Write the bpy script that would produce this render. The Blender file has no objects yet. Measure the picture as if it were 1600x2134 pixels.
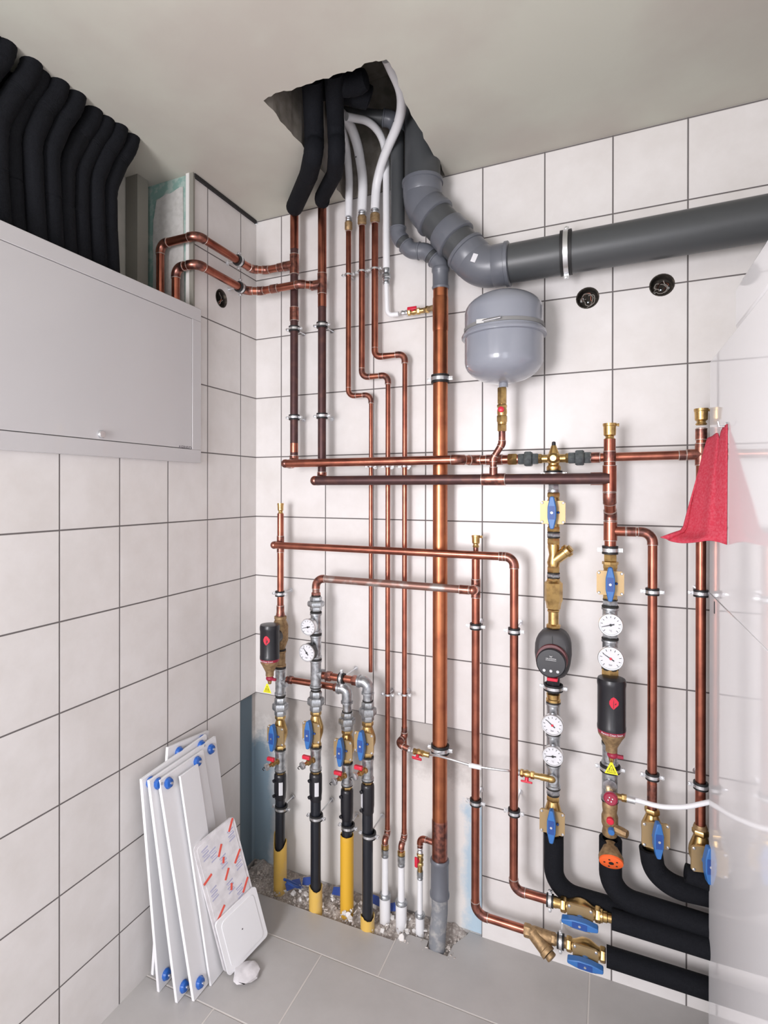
import bpy, math, random
from mathutils import Matrix, Vector
from mathutils.geometry import tessellate_polygon
random.seed(7)
PI = math.pi
scene = bpy.context.scene
COL = scene.collection

# ------------------------------------------------------------------ camera
F, CX, CY = 1163.365, 722.624, 1023.936          # focal length and principal point for the 1600x2134 frame
YAW, PIT, ROL = -.43675, -.00153, .0012
CAM = Vector((1.30663, -1.91834, 1.522))
FW = Vector((math.sin(YAW)*math.cos(PIT), math.cos(YAW)*math.cos(PIT), math.sin(PIT)))
_rt = Vector((math.cos(YAW), -math.sin(YAW), 0)); _up = _rt.cross(FW)
RT = _rt*math.cos(ROL) + _up*math.sin(ROL)
UP = -_rt*math.sin(ROL) + _up*math.cos(ROL)
cd = bpy.data.cameras.new('camera'); cam = bpy.data.objects.new('camera', cd); COL.objects.link(cam)
cd.sensor_fit = 'VERTICAL'; cd.sensor_height = 24.0; cd.lens = F/2134*24.0
cd.shift_x = (800-CX)/2134; cd.shift_y = -(1067-CY)/2134
cd.clip_start = .05
m = Matrix.Identity(4)
for i in range(3):
    m[i][0] = RT[i]; m[i][1] = UP[i]; m[i][2] = -FW[i]; m[i][3] = CAM[i]
cam.matrix_world = m
scene.camera = cam

# ------------------------------------------------------------------ light
world = bpy.data.worlds.new('world'); scene.world = world; world.use_nodes = True
world.node_tree.nodes['Background'].inputs[0].default_value = (.80, .88, 1, 1)
world.node_tree.nodes['Background'].inputs[1].default_value = 1.0
def area(name, loc, target, sx, sy, power, col):
    l = bpy.data.lights.new(name, 'AREA'); l.shape = 'RECTANGLE'; l.size = sx; l.size_y = sy
    l.energy = power; l.color = col
    o = bpy.data.objects.new(name, l); COL.objects.link(o); o.location = loc
    o.rotation_euler = (Vector(target)-Vector(loc)).to_track_quat('-Z', 'Y').to_euler()
    return o
area('window_daylight', (.44, -3.06, 1.42), (.80, 0, 1.0), .62, 1.05, 46, (1, .970, .995))
area('doorway_fill', (1.75, -3.1, 1.1), (1.0, 0, 1.0), .75, 1.9, 6.5, (1, .975, 1))  # added fill lamp, set at a made-up doorway behind the camera
scene.view_settings.view_transform = 'Standard'
scene.view_settings.look = 'None'
scene.view_settings.exposure = 0.50
scene.view_settings.gamma = 1.0
scene.view_settings.use_curve_mapping = False

CEIL = 2.624
TW, TH = .2, .24117
X0 = .601*TW            # first vertical joint on the back wall
Y0 = .533*TW            # first vertical joint on the left wall
Z0 = 1.522+.1351        # a horizontal joint

# ------------------------------------------------------------------ geometry of the photograph
def ray(u, v): return FW + RT*((u-CX)/F) - UP*((v-CY)/F)
def hit(u, v, ax, val):
    r = ray(u, v); return CAM + r*((val-CAM[ax])/r[ax])
def W(u, v, d=0.0): return hit(u, v, 1, -d)       # point at distance d in front of the back wall
def L(u, v, x=0.0): return hit(u, v, 0, x)        # point on a plane parallel to the left wall
def G(u, v, z=0.0): return hit(u, v, 2, z)        # point on the floor
def path(d, *pts, snap=.022):
    out = []
    for p in pts:
        dd = p[2] if len(p) > 2 else d
        q = W(p[0], p[1], dd)
        if out:
            l = out[-1]
            if abs(q.x-l.x) < snap: q.x = l.x
            if abs(q.z-l.z) < snap: q.z = l.z
        out.append(q)
    return out

# ------------------------------------------------------------------ materials
MATS = {}
def newmat(name, col, rough=.5, metal=0.0, noise=None, bump=0.0, coat=0.0, spec=.5):
    """noise = (scale, colour2, low, high) mixes in a second colour of the surface itself"""
    mt = bpy.data.materials.new(name); mt.use_nodes = True
    nt = mt.node_tree; b = nt.nodes['Principled BSDF']
    b.inputs['Base Color'].default_value = (*col, 1)
    b.inputs['Roughness'].default_value = rough; b.inputs['Metallic'].default_value = metal
    b.inputs['Specular IOR Level'].default_value = spec
    if coat: b.inputs['Coat Weight'].default_value = coat; b.inputs['Coat Roughness'].default_value = .05
    if noise or bump:
        tc = nt.nodes.new('ShaderNodeTexCoord'); n = nt.nodes.new('ShaderNodeTexNoise')
        n.inputs['Scale'].default_value = noise[0] if noise else 60; n.inputs['Detail'].default_value = 5
        nt.links.new(tc.outputs['Object'], n.inputs['Vector'])
        if noise:
            r = nt.nodes.new('ShaderNodeMapRange'); r.inputs[1].default_value = noise[2]; r.inputs[2].default_value = noise[3]
            nt.links.new(n.outputs['Fac'], r.inputs[0])
            mx = nt.nodes.new('ShaderNodeMix'); mx.data_type = 'RGBA'
            mx.inputs[6].default_value = (*col, 1); mx.inputs[7].default_value = (*noise[1], 1)
            nt.links.new(r.outputs[0], mx.inputs[0]); nt.links.new(mx.outputs[2], b.inputs['Base Color'])
        if bump:
            bp = nt.nodes.new('ShaderNodeBump'); bp.inputs['Strength'].default_value = bump; bp.inputs['Distance'].default_value = .002
            nt.links.new(n.outputs['Fac'], bp.inputs['Height']); nt.links.new(bp.outputs['Normal'], b.inputs['Normal'])
    MATS[name] = mt
    return mt
copper = newmat('copper', (.45, .160, .105), .28, 1, (20, (.27, .095, .07), .40, .70))
copper_big = newmat('copper_large', (.53, .195, .095), .32, 1, (16, (.34, .115, .065), .42, .74))
copper_mott = newmat('copper_heat_marked', (.42, .17, .125), .33, 1, (55, (.17, .085, .075), .40, .62))
copper_dark = newmat('copper_tarnished', (.085, .042, .042), .42, .55, (30, (.13, .06, .05), .5, .75))
copper_grey = newmat('copper_flux_stained', (.30, .17, .14), .45, .8, (14, (.42, .38, .36), .50, .62))
solder = newmat('solder', (.56, .47, .43), .4, .8)
brass = newmat('brass', (.62, .42, .17), .30, 1, (60, (.42, .27, .11), .45, .7))
bronze = newmat('bronze_cast', (.40, .27, .14), .55, .65, (90, (.26, .17, .09), .4, .65), .3)
brass_plate = newmat('brass_plate', (.43, .30, .15), .42, .5)
galv = newmat('galvanised_iron', (.50, .52, .54), .32, .85, (80, (.30, .31, .33), .4, .65), .2)
zinc = newmat('zinc_steel', (.72, .73, .75), .28, .9)
rubber = newmat('black_rubber', (.012, .012, .013), .55)
darkring = newmat('hemp_seal', (.022, .021, .02), .7)
foam = newmat('black_foam', (.0055, .006, .0085), .85, 0, (300, (.008, .009, .012), .4, .6), .4, 0, .18)
pe = newmat('black_polyethylene', (.012, .014, .02), .28)
pvc = newmat('grey_pvc', (.125, .133, .155), .34)
pvc_pipe = newmat('dark_grey_pvc', (.062, .066, .070), .40)
pvc_old = newmat('dusty_grey_pvc', (.20, .21, .23), .6, 0, (40, (.38, .37, .36), .5, .72))
pex = newmat('white_pex', (.80, .80, .82), .38)
blue = newmat('blue_plastic', (.035, .15, .42), .38)
blue_dark = newmat('dark_blue_plastic', (.02, .07, .28), .45)
blue_cap = newmat('clear_blue_cap', (.015, .11, .45), .10, 0, None, 0, .6)
red = newmat('red_plastic', (.62, .02, .05), .35)
darkred = newmat('dark_red_plastic', (.30, .015, .045), .4)
yellow = newmat('yellow_tag', (.90, .80, .02), .5)
orange = newmat('orange_plastic', (.90, .14, .03), .45)
black = newmat('black_plastic', (.012, .012, .016), .32)
pumpgrey = newmat('dark_grey_foam_shell', (.06, .058, .062), .6)
maroon = newmat('maroon_housing', (.13, .03, .035), .45)
vessel_m = newmat('grey_vessel_enamel', (.265, .28, .325), .22, 0, None, 0, .5)
dial = newmat('white_dial', (.66, .66, .69), .35, 0, None, 0, .4)
ink = newmat('black_ink', (.01, .01, .012), .5)
inkgrey = newmat('grey_ink', (.16, .15, .17), .5)
white_print = newmat('white_print', (.75, .75, .76), .5)
enamel = newmat('white_enamel', (.58, .565, .575), .32, 0, None, 0, .25)
boardm = newmat('white_lacquered_board', (.80, .80, .82), .3)
boiler_m = newmat('glossy_white_casing', (.84, .84, .86), .06, 0, None, 0, 0, .10)
seam = newmat('dark_seam', (.22, .22, .22), .6)
yellowpipe = newmat('yellow_sleeve', (.72, .46, .10), .5, 0, (9, (.62, .48, .26), .46, .62))
yellow_bright = newmat('bright_yellow_sleeve', (.74, .42, .035), .45, 0, (6, (.66, .42, .14), .5, .7))
galv_dark = newmat('grey_malleable_iron', (.20, .23, .24), .42, .8, (80, (.14, .16, .17), .4, .65), .2)
concrete = newmat('rough_concrete', (.30, .27, .235), .9, 0, (22, (.20, .18, .15), .4, .65), .8)
rubble_m = newmat('mortar_rubble', (.42, .37, .34), .9, 0, (120, (.66, .62, .58), .45, .65), .6)
chip_m = newmat('tile_chip', (.75, .73, .71), .6)
hole_m = newmat('box_inside', (.035, .028, .022), .9, 0, (60, (.16, .13, .10), .55, .75))
wire_m = newmat('wire', (.30, .27, .24), .5)
board_green = newmat('green_plasterboard', (.22, .36, .32), .85, 0, (40, (.36, .46, .42), .45, .6))
putty = newmat('white_plaster_patch', (.56, .55, .53), .85, 0, (60, (.48, .47, .45), .4, .7))
stud = newmat('grey_stud', (.24, .23, .20), .7)
nichem = newmat('niche_render', (.50, .49, .45), .9, 0, (18, (.42, .42, .38), .4, .7))
clothm = newmat('red_cloth', (.53, .045, .075), .9, 0, (190, (.56, .095, .13), .40, .70), .5, 0, .2)
filmm = newmat('plastic_film', (.72, .70, .72), .18, 0, (30, (.62, .60, .62), .4, .6), .3)
tapem = newmat('red_tape', (.72, .10, .07), .4)
textblue = newmat('grey_blue_print', (.40, .40, .55), .6)

def nodes(mt): return mt.node_tree.nodes, mt.node_tree.links
def N(nt, typ, *ins, op=None):
    n = nt.nodes.new(typ)
    if op: n.operation = op
    for i, s in enumerate(ins):
        if s is None: continue
        if isinstance(s, (int, float)): n.inputs[i].default_value = s
        else: nt.links.new(s, n.inputs[i])
    return n.outputs[0]
def tile_mat(name, axis, off, w, zoff, h, ca, cb, grout, rough, offset_rows=0.0, gw=.0030, gmat_w=1.0):
    mt = bpy.data.materials.new(name); mt.use_nodes = True; nt = mt.node_tree
    b = nt.nodes['Principled BSDF']
    tc = nt.nodes.new('ShaderNodeTexCoord'); sep = nt.nodes.new('ShaderNodeSeparateXYZ')
    nt.links.new(tc.outputs['Object'], sep.inputs[0])
    mm = lambda op, *a: N(nt, 'ShaderNodeMath', *a, op=op)
    a = sep.outputs[axis[0]]; c = sep.outputs[axis[1]]
    fy = mm('DIVIDE', mm('SUBTRACT', c, zoff), h); row = mm('FLOOR', fy)
    fx = mm('DIVIDE', mm('SUBTRACT', mm('SUBTRACT', a, off), mm('MULTIPLY', row, offset_rows)), w)
    colm = mm('FLOOR', fx)
    def dist(f, s):
        r = mm('SUBTRACT', f, mm('ROUND', f)); return mm('MULTIPLY', mm('ABSOLUTE', r), s)
    dmin = mm('MINIMUM', dist(fx, w), dist(fy, h))
    g = nt.nodes.new('ShaderNodeMapRange'); g.inputs[1].default_value = gw*.35; g.inputs[2].default_value = gw*.75
    nt.links.new(dmin, g.inputs[0])                    # 0 in joint, 1 on tile
    comb = nt.nodes.new('ShaderNodeCombineXYZ'); nt.links.new(colm, comb.inputs[0]); nt.links.new(row, comb.inputs[1])
    wn = nt.nodes.new('ShaderNodeTexWhiteNoise'); nt.links.new(comb.outputs[0], wn.inputs['Vector'])
    addv = nt.nodes.new('ShaderNodeVectorMath'); addv.operation = 'MULTIPLY_ADD'
    nt.links.new(wn.outputs['Color'], addv.inputs[0]); addv.inputs[1].default_value = (7, 7, 7)
    nt.links.new(tc.outputs['Object'], addv.inputs[2])
    no = nt.nodes.new('ShaderNodeTexNoise'); no.inputs['Scale'].default_value = 7; no.inputs['Detail'].default_value = 7
    no.inputs['Roughness'].default_value = .62
    nt.links.new(addv.outputs[0], no.inputs['Vector'])
    mr = nt.nodes.new('ShaderNodeMapRange'); mr.inputs[1].default_value = .35; mr.inputs[2].default_value = .72
    nt.links.new(no.outputs['Fac'], mr.inputs[0])
    mx = nt.nodes.new('ShaderNodeMix'); mx.data_type = 'RGBA'
    mx.inputs[6].default_value = (*ca, 1); mx.inputs[7].default_value = (*cb, 1); nt.links.new(mr.outputs[0], mx.inputs[0])
    m2 = nt.nodes.new('ShaderNodeMix'); m2.data_type = 'RGBA'
    m2.inputs[6].default_value = (*grout, 1); nt.links.new(mx.outputs[2], m2.inputs[7]); nt.links.new(g.outputs[0], m2.inputs[0])
    nt.links.new(m2.outputs[2], b.inputs['Base Color'])
    rr = nt.nodes.new('ShaderNodeMapRange'); rr.inputs[3].default_value = .9; rr.inputs[4].default_value = rough
    nt.links.new(g.outputs[0], rr.inputs[0]); nt.links.new(rr.outputs[0], b.inputs['Roughness'])
    bp = nt.nodes.new('ShaderNodeBump'); bp.inputs['Strength'].default_value = .6; bp.inputs['Distance'].default_value = .002
    nt.links.new(g.outputs[0], bp.inputs['Height']); nt.links.new(bp.outputs['Normal'], b.inputs['Normal'])
    return mt
ca, cb = (.76, .735, .725), (.68, .65, .63)
grt = (.13, .115, .115)
tile_back = tile_mat('wall_tile_back', (0, 2), X0, TW, Z0, TH, ca, cb, grt, .30, gw=.0036)
tile_left = tile_mat('wall_tile_left', (1, 2), -Y0, TW, Z0, TH, ca, cb, grt, .30, gw=.0036)
floor_tile = tile_mat('floor_tile', (0, 1), .658, .6, -.296-.303*0, .303, (.47, .455, .445), (.42, .405, .395), (.60, .57, .54), .40, offset_rows=.198, gw=.0042)

def plaster_mat():
    mt = bpy.data.materials.new('bare_plaster'); mt.use_nodes = True; nt = mt.node_tree; b = nt.nodes['Principled BSDF']
    tc = nt.nodes.new('ShaderNodeTexCoord'); sep = nt.nodes.new('ShaderNodeSeparateXYZ'); nt.links.new(tc.outputs['Object'], sep.inputs[0])
    mm = lambda op, *a: N(nt, 'ShaderNodeMath', *a, op=op)
    no = nt.nodes.new('ShaderNodeTexNoise'); no.inputs['Scale'].default_value = 5; no.inputs['Detail'].default_value = 8; no.inputs['Roughness'].default_value = .7
    nt.links.new(tc.outputs['Object'], no.inputs['Vector'])
    n = no.outputs['Fac']
    def ramp(v, a, c):
        r = nt.nodes.new('ShaderNodeMapRange'); r.inputs[1].default_value = a; r.inputs[2].default_value = c; nt.links.new(v, r.inputs[0]); return r.outputs[0]
    def mix(f, A, B):
        x = nt.nodes.new('ShaderNodeMix'); x.data_type = 'RGBA'
        nt.links.new(f, x.inputs[0])
        for i, s in ((6, A), (7, B)):
            if isinstance(s, tuple): x.inputs[i].default_value = (*s, 1)
            else: nt.links.new(s, x.inputs[i])
        return x.outputs[2]
    X, Y, Z = sep.outputs[0], sep.outputs[1], sep.outputs[2]
    jit = mm('MULTIPLY', mm('SUBTRACT', n, .5), .45)
    grey = ramp(mm('ADD', Z, jit), .50, .60)               # a grey adhesive band under the tiles
    col = mix(grey, (.76, .735, .71), (.50, .47, .45))
    bl = ramp(mm('ADD', mm('SUBTRACT', .085, X), mm('MULTIPLY', jit, .25)), -.02, .03)   # blue membrane in the corner
    bz = ramp(mm('SUBTRACT', mm('ADD', .52, jit), Z), -.03, .05)
    col = mix(mm('MULTIPLY', bl, bz), col, (.27, .37, .45))
    ly = ramp(mm('MULTIPLY', Y, -1), .005, .015)
    col = mix(ly, col, (.13, .18, .22))
    br = ramp(mm('ADD', mm('SUBTRACT', X, .86), mm('MULTIPLY', jit, .35)), -.01, .02)
    bz2 = ramp(mm('SUBTRACT', mm('ADD', .40, jit), Z), -.05, .03)
    col = mix(mm('MULTIPLY', br, bz2), col, (.45, .58, .68))
    nt.links.new(col, b.inputs['Base Color']); b.inputs['Roughness'].default_value = .85
    bp = nt.nodes.new('ShaderNodeBump'); bp.inputs['Strength'].default_value = .6; bp.inputs['Distance'].default_value = .004
    nt.links.new(n, bp.inputs['Height']); nt.links.new(bp.outputs['Normal'], b.inputs['Normal'])
    return mt
plaster = plaster_mat()
ceilm = newmat('ceiling_plaster', (.55, .545, .475), .95, 0, (2.0, (.49, .455, .405), .42, .62), .25)
walloff = newmat('painted_wall', (.70, .69, .68), .8)
CN = ceilm.node_tree.nodes

# ------------------------------------------------------------------ mesh builder
def frame(o=(0, 0, 0), z=(0, 0, 1), front=(0, -1, 0)):
    z = Vector(z).normalized(); y = -Vector(front); y = (y - z*y.dot(z)).normalized(); x = y.cross(z)
    M = Matrix.Identity(4)
    for i in range(3): M[i][0] = x[i]; M[i][1] = y[i]; M[i][2] = z[i]; M[i][3] = o[i]
    return M
ID = Matrix.Identity(4)
class MB:
    def __init__(s): s.v = []; s.f = []
    def add(s, vs, fs, M=None):
        b = len(s.v)
        s.v += [(M @ Vector(p)) if M is not None else Vector(p) for p in vs]
        s.f += [tuple(b+i for i in f) for f in fs]; return s
    def box(s, c, d, M=None):
        x, y, z = c; a, b, e = d[0]/2, d[1]/2, d[2]/2
        vs = [(x+i*a, y+j*b, z+k*e) for i in (-1, 1) for j in (-1, 1) for k in (-1, 1)]
        return s.add(vs, [(0, 1, 3, 2), (4, 6, 7, 5), (0, 4, 5, 1), (2, 3, 7, 6), (0, 2, 6, 4), (1, 5, 7, 3)], M)
    def loft(s, rings, M=None, cap=True, closed=False):
        n = len(rings[0]); vs = [p for r in rings for p in r]; fs = []
        m_ = len(rings)
        for i in range(m_ if closed else m_-1):
            j = (i+1) % m_
            for k in range(n): fs.append((i*n+k, i*n+(k+1) % n, j*n+(k+1) % n, j*n+k))
        if cap and not closed: fs += [tuple(reversed(range(n))), tuple(range((m_-1)*n, m_*n))]
        return s.add(vs, fs, M)
    def lathe(s, prof, n=20, M=None, cap=True, rot=0):
        return s.loft([[(r*math.cos(2*PI*k/n+rot), r*math.sin(2*PI*k/n+rot), z) for k in range(n)] for r, z in prof], M, cap)
    def hexn(s, r, z0, z1, M=None, rot=PI/6):
        c = min(.15*r, (z1-z0)/4)
        return s.lathe([(r*.90, z0), (r, z0+c), (r, z1-c), (r*.90, z1)], 6, M, rot=rot)
    def prism(s, poly, y0, y1, M=None):
        """outline in local x-z, extruded along local y"""
        return s.loft([[(x, y0, z) for x, z in poly], [(x, y1, z) for x, z in poly]], M)
    def tube(s, pts, r, n=14, M=None, cap=True, closed=False):
        pts = [Vector(p) for p in pts]; m_ = len(pts)
        rs = r if isinstance(r, (list, tuple)) else [r]*m_
        tan = []
        for i in range(m_):
            a = pts[i-1] if (i > 0 or closed) else pts[i]; b = pts[(i+1) % m_] if (i < m_-1 or closed) else pts[i]
            tan.append((b-a).normalized())
        u = Vector((0, 0, 1)) if abs(tan[0].z) < .9 else Vector((1, 0, 0))
        u = (u - tan[0]*u.dot(tan[0])).normalized(); rings = []
        for i in range(m_):
            u = (u - tan[i]*u.dot(tan[i])).normalized(); w = tan[i].cross(u)
            rings.append([pts[i] + (u*math.cos(2*PI*k/n) + w*math.sin(2*PI*k/n))*rs[i] for k in range(n)])
        return s.loft(rings, M, cap, closed)
    def torus(s, R, r, z=0, n=20, k=8, M=None):
        rings = [[((R+r*math.cos(2*PI*j/k))*math.cos(2*PI*i/n), (R+r*math.cos(2*PI*j/k))*math.sin(2*PI*i/n), z+r*math.sin(2*PI*j/k)) for j in range(k)] for i in range(n)]
        return s.loft(rings, M, closed=True)
    def ball(s, c, r, n=12, M=None, sc=(1, 1, 1)):
        k = n//2+2
        rings = []
        for i in range(1, k):
            t = PI*i/k
            rings.append([(c[0]+sc[0]*r*math.sin(t)*math.cos(2*PI*j/n), c[1]+sc[1]*r*math.sin(t)*math.sin(2*PI*j/n), c[2]+sc[2]*r*math.cos(t)) for j in range(n)])
        return s.loft(rings, M)
def B(): return MB()

def make_mesh(name, mb, mat, Minv=None, angle=38):
    me = bpy.data.meshes.new(name)
    vs = [Minv @ v for v in mb.v] if Minv is not None else mb.v
    me.from_pydata([tuple(v) for v in vs], [], mb.f); me.update()
    import bmesh
    bm = bmesh.new(); bm.from_mesh(me); bmesh.ops.recalc_face_normals(bm, faces=bm.faces); bm.to_mesh(me); bm.free()
    if isinstance(mat, (list, tuple)):
        for q in mat: me.materials.append(q)
    else: me.materials.append(mat)
    for p in me.polygons: p.use_smooth = True
    me.set_sharp_from_angle(angle=math.radians(angle))
    return me
def struct(name, mb, mat, kind='structure'):
    o = bpy.data.objects.new(name, make_mesh(name, mb, mat)); COL.objects.link(o)
    if kind: o['kind'] = kind
    return o
def P(name, mb, mat, label=None, subs=(), bev=0): return (name, mb, mat, label, subs, bev)
CACHE = {}
def copy_tree(o, parent=None):
    c = o.copy(); COL.objects.link(c)
    if parent is not None: c.parent = parent
    for ch in o.children: copy_tree(ch, c)
    return c
def T(name, label, cat, M, parts, group=None, world=False, key=None):
    """one top-level thing; parts are meshes in its own frame (world=True: given in room coordinates)"""
    if not isinstance(M, Matrix): M = Matrix.Translation(Vector(M))
    if key and key in CACHE:
        src, mats = CACHE[key]
        o = copy_tree(src)
    else:
        if callable(parts): parts = parts()
        Mi = M.inverted() if world else None
        def link(p, parent):
            nm, mb, mt, lb, subs, bev = p
            ob = bpy.data.objects.new(nm, make_mesh(nm, mb, mt, Mi)); COL.objects.link(ob)
            if bev:
                md = ob.modifiers.new('bevel', 'BEVEL'); md.width = bev; md.segments = 2; md.limit_method = 'ANGLE'
            if parent is not None: ob.parent = parent
            if lb: ob['label'] = lb
            for q in subs: link(q, ob)
            return ob
        if len(parts) == 1 and not parts[0][4]:
            o = link((name,)+parts[0][1:], None)
        else:
            o = bpy.data.objects.new(name, None); COL.objects.link(o); o.empty_display_size = .02
            for p in parts: link(p, o)
        if key: CACHE[key] = (o, None)
    o.matrix_world = M
    if 'group' in o.keys(): del o['group']
    o['label'] = label; o['category'] = cat
    if group: o['group'] = group
    return o
def text_mesh(txt, size, M, ext=.0004):
    cu = bpy.data.curves.new('t', 'FONT'); cu.body = txt; cu.size = size; cu.extrude = ext; cu.align_x = 'CENTER'; cu.align_y = 'CENTER'
    ob = bpy.data.objects.new('t', cu); COL.objects.link(ob)
    bpy.context.view_layer.update()
    me = bpy.data.meshes.new_from_object(ob.evaluated_get(bpy.context.evaluated_depsgraph_get()))
    mb = MB(); mb.add([v.co.copy() for v in me.vertices], [tuple(p.vertices) for p in me.polygons], M)
    bpy.data.objects.remove(ob); bpy.data.curves.remove(cu); bpy.data.meshes.remove(me)
    return mb
def face_frame(x, y, z):                   # text frame: x right, up z, facing -y
    return Matrix.Translation((x, y, z)) @ Matrix.Rotation(PI/2, 4, 'X')

# ------------------------------------------------------------------ pipe runs
def fillet(pts, rad, seg=8):
    """returns path points and list of corners (start, end, arc points)"""
    out = [pts[0]]; corners = []
    for i in range(1, len(pts)-1):
        a, b, c = pts[i-1], pts[i], pts[i+1]
        d1 = (a-b).normalized(); d2 = (c-b).normalized(); ang = d1.angle(d2)
        if ang > PI-.02: out.append(b); continue
        t = min(rad/math.tan(ang/2), (a-b).length*.49, (c-b).length*.49); r = t*math.tan(ang/2)
        ctr = b + (d1+d2).normalized()*(r/math.sin(ang/2))
        p0, p1 = b+d1*t, b+d2*t; v0, v1 = p0-ctr, p1-ctr; tot = v0.angle(v1); arc = []
        ax = v0.cross(v1).normalized()
        for k in range(seg+1): arc.append(ctr + (Matrix.Rotation(tot*k/seg, 4, ax) @ v0))
        out += arc; corners.append((arc, (-d1), d2))
    out.append(pts[-1]); return out, corners
def ring_at(c, d, r, w=.0015):
    return MB().lathe([(r*.9, -w), (r, -w*.5), (r, w*.5), (r*.9, w)], 16, frame(c, d, (0, -1, 0) if abs(Vector(d).y) < .9 else (0, 0, 1)))
def elbow_part(arc, d1, d2, r, mat, nm='elbow', ov=1.13, ln=.5, ringm=None):
    a0 = arc[0]-d1*r*ln; a1 = arc[-1]+d2*r*ln
    mb = MB().tube([a0]+list(arc)+[a1], r*ov, 16)
    rg = ring_at(a0, d1, r*(ov+.035)); rg2 = ring_at(a1, d2, r*(ov+.035))
    rm = ringm or solder
    return P(nm, mb, mat, None, (P('solder_ring', rg, rm), P('solder_ring', rg2, rm)))
def sleeve_part(c, d, r, ln, mat, nm='coupling', ov=1.13, ringm=None, branch=None, br=None):
    d = Vector(d).normalized(); c = Vector(c)
    mb = MB().tube([c-d*ln/2, c+d*ln/2], r*ov, 16)
    rings = [(c-d*ln/2, d, r*(ov+.035)), (c+d*ln/2, d, r*(ov+.035))]
    if branch:
        bd, bl = Vector(branch[0]).normalized(), branch[1]; rb = (br or r)
        mb.tube([c, c+bd*bl], rb*ov, 16); rings.append((c+bd*bl, bd, rb*(ov+.07)))
    return P(nm, mb, mat, None, tuple(P('solder_ring', ring_at(*q), ringm or solder) for q in rings))
def run(name, label, cat, pts, r, mat=copper, fit=copper_mott, rad=2.0, extra=(), elbows=True, ringm=None, n=16, pname='pipe', base=None, group=None, ov=1.13):
    pts = [Vector(p) for p in pts]
    pth, corners = fillet(pts, r*rad)
    parts = [P(pname, MB().tube(pth, r, n), mat)]
    if elbows:
        for arc, d1, d2 in corners: parts.append(elbow_part(arc, d1, d2, r, fit, ringm=ringm, ov=ov))
    parts += list(extra)
    b = base or pts[-1]
    return T(name, label, cat, b, parts, world=True, group=group)

# ------------------------------------------------------------------ components (local: pipe axis = z, front = -y)
def pr_clamp(r, d, ear=1, rub=True, w=.010):
    """pipe clamp: rubber lining, steel band, two ears with bolts, wall stud of length d"""
    R0 = r+.0005; t = .004 if rub else .0015
    parts = []
    if rub: parts.append(P('rubber_lining', MB().lathe([(R0, -w), (R0+t+.001, -w), (R0+t+.001, -w*.55), (R0+t, -w*.5), (R0+t, w*.5), (R0+t+.001, w*.55), (R0+t+.001, w), (R0, w)], 20, cap=False).lathe([(R0, w), (R0, -w)], 20, cap=False), rubber))
    R1 = R0+t
    parts.append(P('band', MB().lathe([(R1, -w*.42), (R1+.0022, -w*.42), (R1+.0022, w*.42), (R1, w*.42)], 20, cap=False), zinc))
    for s in (-1, 1):
        e = MB().box((s*(R1+.007), 0, 0), (.012, .007, w*.9))
        parts.append(P('ear', e, zinc, None, (P('bolt', MB().lathe([(.0032, -.008), (.0045, -.0078), (.0045, .005), (.002, .0055)], 8, frame((s*(R1+.009), -.003, 0), (0, -1, 0), (0, 0, 1))), zinc),)))
    parts.append(P('wall_stud', MB().tube([(0, R1, 0), (0, d, 0)], .003, 8).lathe([(.009, d-.003), (.009, d)], 12, frame((0, 0, 0), (0, 1, 0), (0, 0, 1))), zinc))
    return parts
def clamp(u, v, d, r, label, axis='z', rub=True, group=None, w=.010):
    o = W(u, v, d)
    M = frame(o, (0, 0, 1)) if axis == 'z' else frame(o, (1, 0, 0), (0, -1, 0))
    return T('pipe_clamp', label, 'pipe clamp', M, lambda: pr_clamp(r, d, rub=rub, w=w), key=('cl', round(r, 4), round(d, 3), rub, w), group=group)
def pr_union(h, r, mat=galv):
    return [P('upper_nut', MB().hexn(r*1.14, h*.18, h*.5), mat), P('union_nut', MB().hexn(r*1.60, -h*.19, h*.19), mat),
            P('lower_nut', MB().hexn(r*1.14, -h*.5, -h*.18), mat), P('thread_seal', MB().lathe([(r*.85, h*.48), (r*.9, h*.58)], 16), darkring)]
def pr_tee(h, r, mat=galv, branch=None, seals=True, boss=None):
    mb = MB().lathe([(r*1.0, -h/2), (r*1.13, -h/2+.001), (r*1.13, -h/2+.007), (r, -h/2+.009), (r, h/2-.009), (r*1.13, h/2-.007), (r*1.13, h/2-.001), (r, h/2)], 20)
    if branch:
        M = frame((0, 0, 0), branch[0], (0, 0, 1)) if abs(branch[0][2]) < .5 else ID
        l = branch[1]; br = branch[2]
        mb.lathe([(br, 0), (br, l-.009), (br*1.13, l-.007), (br*1.13, l)], 18, M)
    parts = [P('body', mb, mat)]
    if seals:
        parts.append(P('thread_seal', MB().lathe([(r*1.0, h/2-.001), (r*1.10, h/2+.0005), (r*1.10, h/2+.004), (r*.9, h/2+.006)], 16), darkring))
        parts.append(P('thread_seal', MB().lathe([(r*.9, -h/2-.006), (r*1.10, -h/2-.004), (r*1.10, -h/2-.0005), (r*1.0, -h/2+.001)], 16), darkring))
    return parts
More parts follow.
